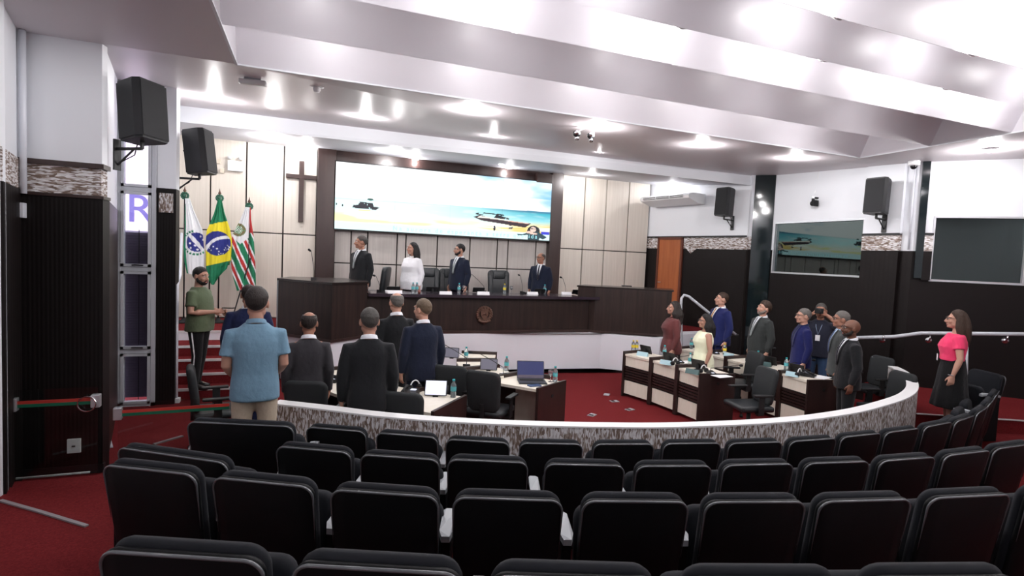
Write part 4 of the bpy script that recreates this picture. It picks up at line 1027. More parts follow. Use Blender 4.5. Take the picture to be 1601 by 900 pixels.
RI_F = [(5.41, 6.32), (5.40, 6.86), (5.34, 7.46), (5.19, 8.07)]; RI_U = [(5.94, 6.22), (5.93, 6.86), (5.87, 7.54), (5.71, 8.20)]
RO_F = [(6.80, 5.68), (6.83, 6.23), (6.84, 6.80), (6.82, 7.38), (6.74, 7.92), (6.60, 8.40)]; RO_U = [(7.27, 5.60), (7.40, 6.22), (7.44, 6.83), (7.42, 7.44), (7.34, 8.02), (7.16, 8.55)]
LI_U = [(2.65, 5.95), (2.14, 6.52), (2.0, 7.16), (2.10, 7.80), (2.36, 8.45)]; LI_F = [(3.17, 6.27), (2.68, 6.78), (2.58, 7.28), (2.66, 7.72), (2.88, 8.25)]
LO_U = [(1.20, 5.24), (.77, 5.67), (.34, 6.13), (.02, 6.68), (-.12, 7.3)]; LO_F = [(1.69, 5.79), (1.24, 6.16), (.84, 6.60), (.56, 7.06), (.46, 7.5)]
def desk_row(U_, F_, where):
    for i in range(len(U_)-1):
        desk(U_[i], U_[i+1], F_[i], F_[i+1], 'cream-topped council desk, %s from the camera in the %s' % (ordn(i), where), 'council desks, %s' % where, i == 0)
desk_row(RI_U, RI_F, 'inner right-hand row'); desk_row(RO_U, RO_F, 'outer right-hand row'); desk_row(LI_U, LI_F, 'inner left-hand row'); desk_row(LO_U, LO_F, 'outer left-hand row')

# ================================================================ DESK THINGS
def put(o, px, py, z=DZ, rz=0, dy=0):
    p = PZ(px, py, z); o.location = (p.x, p.y+dy, z+.0005); o.rotation_euler = (0, 0, rz); return o
def bottle(cap, lab, label, group=None, s=1.0):
    e = empty('water_bottle', (0, 0, 0), 0, label, 'bottle', group); e.scale = (s,)*3
    MB().lathe([(.001, 0), (.028, 0), (.032, .01), (.032, .06), (.029, .07), (.032, .08), (.032, .13), (.028, .15), (.014, .178), (.013, .19), (.001, .19)], 20).build('bottle_body', 'water', e, True)
    MB().lathe([(.0325, .075), (.0328, .076), (.0328, .122), (.0325, .123)], 20, cap=False).build('label_band', lab, e, True)
    MB().lathe([(.001, .186), (.0155, .186), (.0155, .207), (.001, .208)], 16).build('cap', cap, e, True)
    return e
def wineglass(label):
    e = empty('water_glass', (0, 0, 0), 0, label, 'glass')
    MB().lathe([(.001, 0), (.032, .0), (.03, .003), (.005, .006), (.004, .07), (.022, .085), (.034, .11), (.033, .14), (.030, .155), (.0285, .155), (.031, .14), (.031, .11), (.02, .09), (.001, .085)], 20).build('bowl_and_stem', 'glass_clear', e, True); return e
def mic(label, L_=.42, rise=.25, ang=0, red=False):
    """desk unit with a gooseneck leaning along +x"""
    e = empty('microphone', (0, 0, 0), 0, label, 'microphone')
    u = MB(); u.prism([(-.05, -.06), (.05, -.06), (.05, .06), (-.05, .06)], 0, [.02, .02, .05, .05]); u.build('base_unit', 'black', e)
    MB().box(-.02, .02, -.04, -.01, .022, .032).build('display', 'screen_white', e)
    pts = [(0, .03, .04), (0, .03, .07+rise*.2), (L_*.35, .03, .05+rise*.6), (L_*.8, .03, .04+rise), (L_, .03, .04+rise*1.02)]
    st_ = MB().tube(pts, .0045, 8).build('gooseneck', 'matte_black', e, True)
    a, b = Vector(pts[-2]), Vector(pts[-1]); d = (b-a).normalized()
    MB().tube([tuple(b-d*.01), tuple(b), tuple(b+d*.012), tuple(b+d*.045), tuple(b+d*.052)], [.006, .015, .018, .018, .008], 12).build('capsule', 'matte_black', st_, True)
    return e
def monitor(label, w_=.25, h_=.17, lit='screen_dim', tilt=20):
    e = empty('tablet_monitor', (0, 0, 0), 0, label, 'tablet')
    R = Matrix.Rotation(math.radians(-tilt), 4, 'X')
    b = MB(); b.T = R; b.rslab(w_, h_, .012, .012, .003, 3, 0, .015, 0); b.build('casing', 'black', e)
    s_ = MB(); s_.T = R; s_.box(-w_/2+.01, w_/2-.01, -.0015, 0, .025, h_+.003); s_.build('display', lit, e)
    MB().prism([(-.03, .0), (.03, .0), (.03, .09), (-.03, .09)], 0, .012).box(-.02, .02, .05, .06, 0, h_*.6).build('stand', 'matte_black', e)
    return e
def laptop(label):
    e = empty('laptop', (0, 0, 0), 0, label, 'laptop')
    MB().box(-.18, .18, -.24, 0, .002, .018, .004).build('keyboard_base', mat('laptop_grey', (.05, .055, .065), .35, metal=.5), e)
    MB().box(-.155, .155, -.12, -.015, .0182, .0195).build('keys', 'matte_black', e)
    R = Matrix.Translation((0, 0, .018)) @ Matrix.Rotation(math.radians(-18), 4, 'X')
    b = MB(); b.T = R; b.rslab(.36, .235, .007, .01, .002, 3); lid = b.build('lid', 'laptop_grey', e)
    s_ = MB(); s_.T = R; s_.box(-.172, .172, -.001, 0, .01, .226); s_.build('display', mat('laptop_screen', (.01, .01, .02), .2, emit=(.03, .035, .10), es=.9), lid)
    s_ = MB(); s_.T = R; s_.box(-.17, .17, -.002, -.001, .012, .05); s_.build('task_bar', mat('taskbar', (.02, .02, .03), .3, emit=(.12, .09, .12), es=.5), lid)
    return e
def nameplate(label, w_=.22, m='paper', h_=.075):
    o = MB().prism([(-w_/2, -.035), (w_/2, -.035), (w_/2, .035), (-w_/2, .035)], 0, .001)
    o = MB().add([(-w_/2, -.035, 0), (w_/2, -.035, 0), (w_/2, .035, 0), (-w_/2, .035, 0), (-w_/2, -.002, h_), (w_/2, -.002, h_), (w_/2, .002, h_), (-w_/2, .002, h_)], [(0,3,2,1), (4,5,6,7), (0,1,5,4), (1,2,6,5), (2,3,7,6), (3,0,4,7)]).build('name_plate', m)
    return tag(o, label, 'name plate')
def phone(label):
    e = empty('desk_phone', (0, 0, 0), 0, label, 'phone')
    MB().prism([(-.085, -.09), (.085, -.09), (.085, .09), (-.085, .09)], 0, [.025, .025, .07, .07]).build('phone_base', 'black', e)
    MB().tube([(-.06, -.08, .05), (-.06, -.05, .065), (-.06, .05, .09), (-.06, .08, .085)], [.02, .014, .014, .02], 10).build('handset', 'matte_black', e, True)
    MB().box(.0, .06, .01, .06, .058, .066).build('display', 'screen_white', e)
    return e
def headphone(label):
    e = empty('headset', (0, 0, 0), 0, label, 'headset')
    MB().tube([(.06*math.cos(a), .0, .05+.075*math.sin(a)) for a in [PI*i/14 for i in range(15)]], .008, 8).build('band', 'white_plastic', e, True)
    for s in (-1, 1): MB().tube([(s*.075, 0, .045), (s*.045, 0, .045)], .034, 14).build('ear_cup', 'matte_black', e, True)
    return e
TZ = 1.572
def T_(o, px, py, rz=0):
    put(o, px, py, TZ, rz); o.location.y = max(10.2, min(10.85, o.location.y)); return o
# on the stage desk
wb = [(568, 'cap_yellow', 'label_yellow', 'yellow-capped water bottle at the left end of the stage desk'), (645, 'cap_teal', 'label_teal', 'left of the two water bottles before the woman in white'), (651, 'cap_teal', 'label_teal', 'right of the two water bottles before the woman in white'), (717, 'cap_teal', 'label_teal', 'water bottle in front of the man in glasses and navy suit on the stage'),
      (788, 'cap_yellow', 'label_yellow', 'yellow-capped water bottle in front of the empty leather chair on the stage'), (848, 'cap_teal', 'label_teal', 'water bottle in front of the rightmost man on the stage')]
for px, a, b, l in wb: T_(bottle(a, b, l), px, 457.8+(px-560)*.003)
for px, l in ((571.5, 'stemmed glass beside the yellow-capped bottle at the left end of the stage desk'), (724.5, 'stemmed glass beside the bottle of the man in glasses on the stage'), (796, 'stemmed glass beside the bottle of the empty leather chair')): T_(wineglass(l), px, 457.6)
for px, l in ((614, 'low black monitor left of the woman in white'), (675, 'low black monitor right of the woman in white'), (743, 'low black monitor right of the man in navy suit and glasses'), (828, 'low black monitor in front of the rightmost man on the stage'), (878, 'low black monitor at the right end of the stage desk')):
    o = T_(monitor(l, .26, .11, tilt=25), px, 456.2, PI)
for px, l, w_ in ((620, 'white name plate before the woman in white, left one', .27), (697, 'white name plate between the woman in white and the man in navy', .24), (755, 'pale name plate right of the man in navy suit and glasses', .25), (832, 'white name plate in front of the rightmost man on the stage', .24), (885, 'white name plate at the right end of the stage desk', .24)):
    T_(nameplate(l, w_, h_=.06), px, 460.3)
for px, l, Ln, ri, rz in ((594, 'gooseneck microphone at the left end of the stage desk', .1, .26, 2.6), (752, 'gooseneck microphone leaning left before the man in navy suit', .33, .34, 2.9), (808, 'gooseneck microphone in front of the empty leather chair', .12, .34, 1.9), (866, 'gooseneck microphone at the right end of the stage desk', .12, .32, 2.2)):
    T_(mic(l, Ln, ri), px, 456.5, rz)
for px, l in ((604, 'white coffee cup behind the left end of the stage desk'), (655, 'small reddish cup between bottles before the woman in white')):
    e = MB().lathe([(.001, 0), (.022, 0), (.03, .06), (.027, .06), (.02, .005), (.001, .004)], 16).build('cup', 'white_plastic' if px < 620 else mat('red_cup', (.25, .07, .05), .4), None, True); T_(tag(e, l, 'cup'), px, 458.5)
# tall thin microphones on the two counters
o = mic('tall thin microphone on the left speaker counter', .06, .45); q = PZ(490, 438.5, 1.80); o.location = (q.x, q.y+.15, 1.801); o.rotation_euler = (0, 0, PI)
# left inner row
RZL = math.radians(48)
put(laptop('open dark laptop on the nearest desk of the inner left row'), 829, 594, DZ, math.radians(-14))
put(bottle('cap_teal', 'label_teal', 'teal-capped water bottle at the right end of the laptop desk'), 867, 597)
put(bottle('cap_teal', 'label_teal', 'teal-capped water bottle behind the laptop, on its left'), 791, 579.5)
put(bottle('cap_teal', 'label_teal', 'teal-capped water bottle far back on the inner left row'), 728, 563)
put(wineglass('stemmed glass on the laptop desk beside the bottle'), 860, 596.5)
put(monitor('grey tablet on a stand on the second desk of the inner left row', .24, .165, mat('tab_grey', (.05, .05, .06), .25, emit=(.16, .15, .2), es=.5)), 763, 580, DZ, math.radians(-22))
put(monitor('grey tablet standing at the back of the inner left row', .22, .16, 'tab_grey'), 705, 560.5, DZ, math.radians(-25))
put(mic('gooseneck microphone on the laptop desk leaning back left', .42, .26), 786, 587.5, DZ, math.radians(160))
put(mic('gooseneck microphone on the second desk of the inner left row', .48, .3), 729, 573, DZ, math.radians(160))
o = MB().box(-.11, .11, -.05, .05, 0, .03, .004).build('paper_stack', mat('cream_paper', (.8, .76, .66), .6)); tag(put(o, 774, 590, DZ, -.3), 'cream stack of paper at the left end of the laptop desk', 'paper')
o = MB().rslab(.17, .10, .012, .02, .004); o.v = [(x, z, y) for x, y, z in o.v]; o = o.build('notebook', mat('navy_book', (.02, .05, .14), .5)); tag(put(o, 838, 604.5, DZ, .1), 'small dark blue notebook on the near edge of the laptop desk', 'notebook')
o = MB().box(-.05, .05, -.03, .03, 0, .05, .004).build('name_plate', 'desk_wood'); tag(put(o, 855, 591, DZ, -.5), 'dark name block behind the glass on the laptop desk', 'name plate')
o = MB().box(-.06, .06, -.04, .04, 0, .02, .003).build('paper_stack', 'paper'); tag(put(o, 846, 589, DZ, -.4), 'small white paper pile behind the laptop', 'paper')
# left outer row
put(bottle('cap_teal', 'label_teal', 'teal-capped water bottle on the nearest desk of the outer left row'), 708, 621)
put(bottle('cap_yellow', 'label_yellow', 'yellow-capped water bottle beside the man in the black suit'), 618, 606)
put(monitor('bright white tablet on the nearest desk of the outer left row', .25, .18, 'screen_white', 24), 680, 620.5, DZ, math.radians(-18))
put(phone('black desk phone on the outer left row by the yellow bottle'), 640, 618, DZ, math.radians(-30))
put(headphone('white-banded headset behind the desk phone'), 648, 611, DZ, .4)
o = MB().lathe([(.001, 0), (.03, 0), (.034, .09), (.031, .09), (.028, .004), (.001, .004)], 18).build('tumbler', 'glass_clear', None, True); tag(put(o, 696, 614), 'clear tumbler beside the white tablet', 'glass')
put(mic('black microphone on the outer left row behind the grey-suited man', .2, .15), 520, 597, DZ, 2.8)
o = nameplate('black name plate on the outer left row beside the grey-suited man', .24, 'matte_black', .07); put(o, 526, 596, DZ, -1.0)
# right inner row
for px, py, l, c in ((989, 549.5, 'left yellow-capped bottle on the farthest inner right desk', 'y'), (994.5, 549.5, 'right yellow-capped bottle on the farthest inner right desk', 'y'), (1038, 558, 'teal-capped bottle on the middle desk of the inner right row', 't'), (1078, 571.5, 'teal-capped bottle on the nearest desk of the inner right row', 't')):
    put(bottle('cap_yellow' if c == 'y' else 'cap_teal', 'label_yellow' if c == 'y' else 'label_teal', l), px, py)
for px, py, l in ((1004, 556, 'pale blue name plate on the farthest inner right desk'), (1041, 569.5, 'pale blue name plate on the middle inner right desk'), (1082, 584, 'dark green name plate on the nearest inner right desk')):
    put(nameplate(l, .2, mat('plate_blue', (.40, .60, .66), .4) if px < 1060 else mat('plate_green', (.06, .12, .12), .4), .07), px, py, DZ, math.radians(-62))
for px, py, l in ((1011, 553, 'tilted black tablet on the farthest inner right desk'), (1048, 565, 'tilted black tablet on the middle inner right desk'), (1093, 577, 'tilted black tablet on the nearest inner right desk')):
    put(monitor(l, .24, .15), px, py, DZ, math.radians(105))
for px, py, l in ((1055, 571.5, 'white-banded headset on the middle inner right desk'), (1099, 583.5, 'white-banded headset on the nearest inner right desk')): put(headphone(l), px, py, DZ, .2)
put(mic('gooseneck microphone leaning right on the middle inner right desk', .42, .10), 1062, 567, DZ, -.1); put(mic('gooseneck microphone leaning right on the nearest inner right desk', .50, .08), 1112, 585, DZ, -.1)
for px, py, l in ((1128, 588, 'white papers on the nearest inner right desk'), (1072, 566, 'white papers on the middle inner right desk')):
    o = MB().box(-.13, .13, -.09, .09, 0, .006).build('paper_stack', 'paper'); tag(put(o, px, py, DZ, .1), l, 'paper')
# right outer row
for px, py, l, c in ((1080, 545, 'teal-capped bottle on the farthest outer right desk, left of the woman in the white dress', 't'), (1132, 554.5, 'yellow-capped bottle in front of the man in the bright navy suit', 'y'), (1184, 567, 'teal-capped bottle in front of the bearded man in grey', 't'), (1228, 579, 'teal-capped bottle on the nearest desk of the outer right row', 't')):
    put(bottle('cap_yellow' if c == 'y' else 'cap_teal', 'label_yellow' if c == 'y' else 'label_teal', l), px, py)
for px, py, l, m_ in ((1139, 558, 'pale name plate beside the yellow bottle on the outer right row', 'plate_blue'), (1196, 572, 'grey name plate on the second desk of the outer right row', 'plate_green'), (1238, 588, 'glossy name plate on the nearest desk of the outer right row', 'plate_blue')):
    put(nameplate(l, .18, m_, .07), px, py, DZ, math.radians(-70))
for px, py, l in ((1205, 571, 'tilted black tablet on the second desk of the outer right row'), (1247, 584, 'tilted black tablet on the nearest desk of the outer right row')): put(monitor(l, .22, .15), px, py, DZ, math.radians(105))
for px, py, Ln, ri, l in ((1118, 553, .42, .30, 'long microphone leaning right before the man in the bright navy suit'), (1172, 565, .46, .18, 'long microphone leaning right before the bearded man in grey'), (1236, 577, .42, .10, 'long microphone leaning right before the man in the royal blue suit')):
    put(mic(l, Ln, ri), px, py, DZ, -.15)
for px, py, l in ((1249, 589, 'white-banded headset on the nearest outer right desk'),): put(headphone(l), px, py, DZ, .3)
put(phone('black phone on the nearest outer right desk'), 1264, 588, DZ, .5)
o = MB().box(-.14, .14, -.09, .09, 0, .006).build('paper_stack', 'paper'); tag(put(o, 1284, 590, DZ, .3), 'white papers at the end of the nearest outer right desk', 'paper')

# ================================================================ CHAIRS IN THE PIT AND ON THE STAGE
def office_chair(label, group=None, back_h=.50, back_w=.46):
    e = empty('office_chair', (0, 0, 0), 0, label, 'chair', group)          # sitter looks along +y
    b = MB(); b.T = Matrix.Translation((0, -.20, .50)) @ Matrix.Rotation(math.radians(8), 4, 'X'); b.rslab(back_w, back_h, .07, .09, .03, 6, .03, 0, -.04, .10); crisp(b.build('backrest', 'office_fabric', e), 70)
    s_ = MB().box(-.24, .24, -.22, .25, .43, .51, .035); crisp(s_.build('seat', 'leather', e), 60)
    MB().box(-.03, .03, -.25, -.18, .40, .60, .01).box(-.03, .03, -.25, .0, .39, .42, .008).build('back_support', 'black', e)
    MB().tube([(0, 0, .10), (0, 0, .43)], .028, 12).tube([(0, 0, .06), (0, 0, .26)], .04, 12).build('gas_column', 'black', e, True)
    for k in range(5):
        a = 2*PI*k/5+.3; l = MB().tube([(0, 0, .10), (.14*math.cos(a), .14*math.sin(a), .10), (.30*math.cos(a), .30*math.sin(a), .075)], [.028, .024, .016], 8).build('leg', 'black', e, True)
        MB().tube([(.30*math.cos(a)-.02*math.sin(a), .30*math.sin(a)+.02*math.cos(a), .03), (.30*math.cos(a)+.02*math.sin(a), .30*math.sin(a)-.02*math.cos(a), .03)], .028, 12).build('castor', 'matte_black', l, True)
    for s in (-1, 1):
        a = MB().box(s*.285-.035, s*.285+.035, -.14, .14, .66, .69, .012).build('armrest', 'black', e); MB().box(s*.275-.012, s*.275+.012, -.03, .05, .42, .665, .006).box(min(s*.2, s*.28), max(s*.2, s*.28), -.03, .05, .41, .43).build('armrest_post', 'black', a)
    return e
oc = office_chair('black office chair with armrests at the laptop desk', 'pit office chairs')
def oplace(px, py, z, rz, label, first=False, floor=0, sc=1):
    o = oc if first else fast_copy(oc); p = PZ(px, py, z); o.location = (p.x, p.y, floor); o.rotation_euler = (0, 0, rz); o['label'] = label; return o
oplace(765, 640, .47, math.radians(-42), 'black office chair with armrests pulled up to the laptop desk', True)
oplace(710, 597, .73, math.radians(-30), 'black office chair beside the man in the navy suit, inner left row')
oplace(640, 640, .75, math.radians(-30), 'black office chair at the nearest desk of the outer left row')
oplace(490, 622, .75, math.radians(-20), 'black office chair behind the grey-suited man on the left')
oplace(338, 590, .85, math.radians(-80), 'grey-black office chair at the far left by the stage stairs')
oplace(1173, 602, .75, math.radians(80), 'black office chair in front, behind the nearest inner right desk')
oplace(1158, 568, .80, math.radians(75), 'black office chair behind the middle inner right desk')
oplace(1385, 608, .75, math.radians(75), 'black office chair at the right end inside the curved parapet')
oplace(1358, 585, .70, math.radians(80), 'black office chair behind the bald man in the black suit')
def leather_chair(label, group=None):
    e = empty('leather_chair', (0, 0, 0), 0, label, 'chair', group)
    b = MB(); b.T = Matrix.Translation((0, -.22, .48)) @ Matrix.Rotation(math.radians(6), 4, 'X'); b.rslab(.54, .74, .09, .10, .035, 6, .03, 0, -.04, .06); bk = crisp(b.build('backrest', 'leather', e), 70)
    h = MB(); h.T = b.T; h.rslab(.30, .20, .05, .04, .02, 4, 0, .53, .04); crisp(h.build('headrest', 'leather', bk), 70)
    for s in (-1, 1):
        h = MB(); h.T = b.T @ Matrix.Translation((s*.20, 0, 0)); h.rslab(.11, .60, .04, .05, .018, 4, 0, .03, .035); crisp(h.build('bolster', 'leather', bk), 70)
    crisp(MB().box(-.26, .26, -.24, .27, .42, .53, .045).build('seat', 'leather', e), 60)
    MB().tube([(0, 0, .08), (0, 0, .42)], .035, 12).build('gas_column', 'black', e, True)
    for k in range(5):
        a = 2*PI*k/5; MB().tube([(0, 0, .09), (.31*math.cos(a), .31*math.sin(a), .04)], [.03, .018], 8).ell((.31*math.cos(a), .31*math.sin(a), .03), (.03, .03, .03), 10, 6).build('leg', 'black', e, True)
    for s in (-1, 1): crisp(MB().box(s*.30-.035, s*.30+.035, -.2, .18, .66, .70, .015).box(s*.30-.02, s*.30+.02, -.16, -.12, .44, .67).box(s*.30-.02, s*.30+.02, .1, .14, .44, .67).build('armrest', 'leather', e), 60)
    return e
lc = leather_chair('x', 'high-backed leather chairs on the stage')
for i, (px, py, rz, l) in enumerate([(585, 410, 1.2, 'high-backed black leather chair turned sideways behind the leftmost man on the stage'), (669, 411, PI-.2, 'high-backed black leather chair behind the woman in white'), (709, 415, PI, 'high-backed black leather chair behind the man in navy suit and glasses'), (786, 415.5, PI+.05, 'empty high-backed black leather chair facing the hall, right of the man in navy'), (858, 419, PI+.6, 'high-backed black leather chair behind the rightmost man on the stage')]):
    o = lc if i == 0 else fast_copy(lc); p = PY(px, py, 11.6); o.location = (p.x, 11.6, .813); o.rotation_euler = (0, 0, rz); o['label'] = l

# ================================================================ PEOPLE
def cloth(name, col, rough=.85, sheen=.1): return name if name in M else (mat(name, col, rough, spec=.2, bump=((25, 25, 18), .35), sheen=sheen), name)[1]
for n, c in (('suit_black', (.010, .011, .013)), ('suit_charcoal', (.035, .033, .038)), ('suit_grey', (.032, .036, .036)), ('suit_midgrey', (.05, .055, .055)), ('suit_navy', (.008, .012, .028)), ('suit_blue', (.010, .015, .085)), ('suit_royal', (.010, .013, .085)), ('suit_hidden_blue', (.008, .013, .05)),
             ('polo_blue', (.15, .265, .36)), ('khaki', (.50, .42, .32)), ('tee_green', (.10, .13, .075)), ('cloth_black', (.006, .006, .007)), ('blouse_white', (.85, .85, .88)), ('maroon', (.12, .035, .035)), ('dress_cream', (.90, .92, .68)), ('polo_navy', (.018, .02, .035)),
             ('jeans', (.04, .08, .16)), ('pink', (.90, .06, .17)), ('shirt_white', (.8, .82, .86)), ('shirt_blue', (.42, .55, .72)), ('trouser_grey', (.14, .13, .12)), ('tie_gold', (.5, .26, .10)), ('tie_dark', (.02, .02, .03)), ('tie_blue', (.06, .09, .2)), ('tie_grey', (.25, .28, .28))): cloth(n, c)
for n, c in (('hair_black', (.008, .006, .006)), ('hair_brown', (.045, .025, .016)), ('hair_dark', (.02, .014, .012)), ('hair_grey', (.13, .12, .11)), ('hair_saltpepper', (.06, .055, .05)), ('hair_lightbrown', (.13, .09, .06)), ('beard_grey', (.16, .13, .11))):
    mat(n, c, .55, spec=.35, bump=((140, 140, 30), .6))
mat('shoe', (.01, .01, .01), .3); mat('spectacles', (.015, .012, .012), .3)

def person(label, P, floor, heading, skin='skin', top='suit', tc='suit_black', bc=None, hair='short', hc='hair_dark', girth=1.0, belly=0.0, female=False, glasses=False, beard=None,
           arms=None, turn=0, tilt=0, shirt='shirt_white', tie='tie_dark', legs=None, stripe=False, group=None, extra=None, vox=.0072, wide=1.0):
    """P: top of the head in the hall; heading: direction of the chest in degrees (0 = +x)"""
    H = P.z-floor; k = H/1.75
    e = empty('person', (P.x, P.y, floor), math.radians(heading-90), label, 'person', group)
    S = Matrix.Scale(k, 4)
    shx = .178 if not female else .155
    arms = arms or {}
    J = {}
    for s in (1, -1):
        gx = max(0, girth-1); sh = Vector((s*(shx+gx*.06)*wide, -.005, 1.370)); el = Vector((s*(shx+.048+gx*.16)*wide, -.03, 1.105)); wr = Vector((s*(shx+.045+gx*.17)*wide, .035, .865)); hd = Vector((0, .12, -1)); cu = .32
        a = arms.get('both') or arms.get('r' if s > 0 else 'l')
        if a:
            el = Vector((a[0][0]*s, a[0][1], a[0][2])); wr = Vector((a[1][0]*s, a[1][1], a[1][2]))
            if len(a) > 2: hd = Vector((a[2][0]*s, a[2][1], a[2][2]))
            if len(a) > 3: cu = a[3]
        J[s] = (sh, el, wr, hd.normalized(), cu)
    # ---- body: one continuous skin surface
    b = MB(); b.T = S
    g = girth
    b.tube([(0, -.012, 1.36), (0, -.016, 1.45), (0, -.012, 1.50), (0, -.004, 1.56)], [(.09, .06), (.066, .056), (.054 if not female else .046, .055 if not female else .047), (.052 if not female else .045, .055)], 16)
    b.tube([(0, 0, .92), (0, 0, 1.05), (0, 0, 1.25), (0, -.005, 1.38), (0, -.01, 1.43)], [(.13*g, .09), (.12*g, .085), (.135*g, .085), (.14, .075), (.08, .055)], 16)
    for s, (sh, el, wr, hd, cu) in J.items():
        m1 = sh.lerp(el, .35); m2 = el.lerp(wr, .3); fm = 1 if not female else .86
        b.tube([(s*.10, 0, 1.38), tuple(sh), tuple(m1), tuple(el), tuple(m2), tuple(wr), tuple(wr+hd*.02)], [.05, .052*g, .048*fm*g, .038*fm*g, .039*fm*g, .0265*fm, .026*fm], 12)
        # hand frame: z along the hand, x across, y towards the body
        z = hd; inward = Vector((-s, .15, 0)); inward = (inward-z*inward.dot(z)).normalized(); x = inward.cross(z).normalized()
        F = Matrix((x, inward, z)).transposed().to_4x4(); F.translation = wr
        b.T = S @ F
        b.tube([(0, 0, -.015), (0, 0, .03), (0, .002, .07), (0, .004, .09)], [(.025, .019), (.036, .017), (.040, .0155), (.035, .012)], 12)
        fwd = 1 if x.y > 0 else -1          # thumb side points forward
        for q in range(4):
            bx = fwd*(.031-.0207*q); Lf = (.066, .076, .070, .054)[q]; c = cu*(.75+.13*q)
            p0 = Vector((bx, .003, .078)); p1 = p0+Vector((bx*.15, math.sin(c), math.cos(c)))*Lf*.45; p2 = p1+Vector((0, math.sin(c*2.2), math.cos(c*2.2)))*Lf*.32; p3 = p2+Vector((0, math.sin(c*3), math.cos(c*3)))*Lf*.24
            b.tube([tuple(p0-Vector((0, 0, .02))), tuple(p0), tuple(p1), tuple(p2), tuple(p3)], [.009, .0098, .0090, .0082, .0066], 8)
        b.tube([(fwd*.020, .004, .005), (fwd*.040, .012, .030), (fwd*.055, .020, .056), (fwd*.056, .026, .082)], [.013, .0125, .0105, .008], 8)
        b.T = S
    # legs (slim inside the trousers)
    L_ = legs or {}
    LG = {}
    for s in (1, -1):
        hip = Vector((s*.088, 0, .90)); kn = Vector((s*.098, .01, .49)); an = Vector((s*.10, -.02, .085))
        a = L_.get('r' if s > 0 else 'l')
        if a: kn = Vector((a[0][0]*s, a[0][1], a[0][2])); an = Vector((a[1][0]*s, a[1][1], a[1][2]))
        LG[s] = (hip, kn, an)
        b.tube([(s*.06, 0, .98), tuple(hip), tuple(hip.lerp(kn, .4)), tuple(kn), tuple(kn.lerp(an, .3)), tuple(an), tuple(an+Vector((0, .02, -.05)))], [.07, .072, .064, .046, .047, .032, .034], 12)
        b.tube([(an.x, an.y-.035, an.z-.055), (an.x, an.y+.05, an.z-.05), (an.x, an.y+.15, an.z-.062)], [(.032, .03), (.038, .026), (.034, .016)], 10)
    # head
    pv = Vector((0, -.01, 1.50))
    HT = S @ Matrix.Translation((0, 0, 1.762)) @ Matrix.Scale(1.085, 4) @ Matrix.Translation((0, 0, -1.762)) @ Matrix.Translation(pv) @ Matrix.Rotation(math.radians(turn), 4, 'Z') @ Matrix.Rotation(math.radians(tilt), 4, 'X') @ Matrix.Translation(-pv)
    b.T = HT
    fs = .93 if female else 1
    HC = Vector((0, -.006, 1.652))
    b.ell(HC, (.076*fs, .096*fs, .094)); b.ell((0, .030, 1.607), (.062*fs, .066*fs, .088)); b.ell((0, .052, 1.553), (.040*fs, .040, .030))
    for s in (1, -1):
        b.ell((s*.040*fs, .012, 1.570), (.024, .048, .032)); b.ell((s*.036, .072, 1.605), (.024, .018, .022)); b.ell((s*.078*fs, -.004, 1.625), (.010, .021, .033), 12, 8)
        b.ell((s*.030, .078, 1.662), (.027, .020, .010), 12, 8)
    b.tube([(0, .088, 1.655), (0, .103, 1.628), (0, .116, 1.606), (0, .104, 1.598), (0, .088, 1.596)], [.009, .0105, .0145, .014, .010], 10)
    for s in (1, -1): b.ell((s*.013, .098, 1.602), (.009, .012, .008), 8, 6)
    b.ell((0, .088, 1.572), (.024, .014, .008), 12, 8); b.ell((0, .087, 1.560), (.020, .013, .008), 12, 8); b.ell((0, .082, 1.541), (.018, .014, .014), 12, 8)
    if top not in ('suit', 'suit_open', 'shirt_long') or True: pass
    body = remeshed(b, 'body', vox, skin, e, 2)
    # eyes, brows, lips
    for s in (1, -1):
        ey = MB(); ey.T = HT; ey.ell((s*.0305*fs, .0835, 1.643), (.0135, .010, .0085), 12, 8); eo = ey.build('eye', 'eye_white', body, True)
        ey.v, ey.f = [], []; ey.ell((s*.0305*fs, .0915, 1.643), (.006, .0035, .0065), 10, 6); eo.data.materials.append(M['eye_dark']); n0 = len(eo.data.polygons)
        im = ey.mesh('iris'); bm_ = bmesh.new(); bm_.from_mesh(eo.data); bm_.from_mesh(im); bm_.faces.ensure_lookup_table()
        for f_i in range(n0, len(bm_.faces)): bm_.faces[f_i].material_index = 1; bm_.faces[f_i].smooth = True
        bm_.to_mesh(eo.data); bm_.free()
        br = MB(); br.T = HT; br.tube([(s*.014, .0985, 1.664), (s*.030, .097, 1.669), (s*.047, .085, 1.664)], [.003, .0042, .002], 6); br.build('eyebrow', hc if hair != 'bald' else 'hair_dark', body, True)
    lp_ = MB(); lp_.T = HT; lp_.ell((0, .0945, 1.5715), (.021, .0095, .0045), 12, 6); lp_.ell((0, .0935, 1.5625), (.018, .0095, .005), 12, 6); lp_.build('lips', 'lips', body, True)
    if glasses:
        gl = MB(); gl.T = HT
        for s in (1, -1):
            gl.tube([(s*.033+.024*math.cos(a), .106-.006*abs(math.cos(a)), 1.643+.0165*math.sin(a)) for a in [2*PI*i/16 for i in range(17)]], .0022, 6)
            gl.tube([(s*.057, .100, 1.65), (s*.074, .05, 1.65), (s*.084, -.005, 1.642)], .0024, 6)
        gl.tube([(-.009, .107, 1.648), (.009, .107, 1.648)], .002, 6); gl.build('spectacles', 'spectacles', body, True)
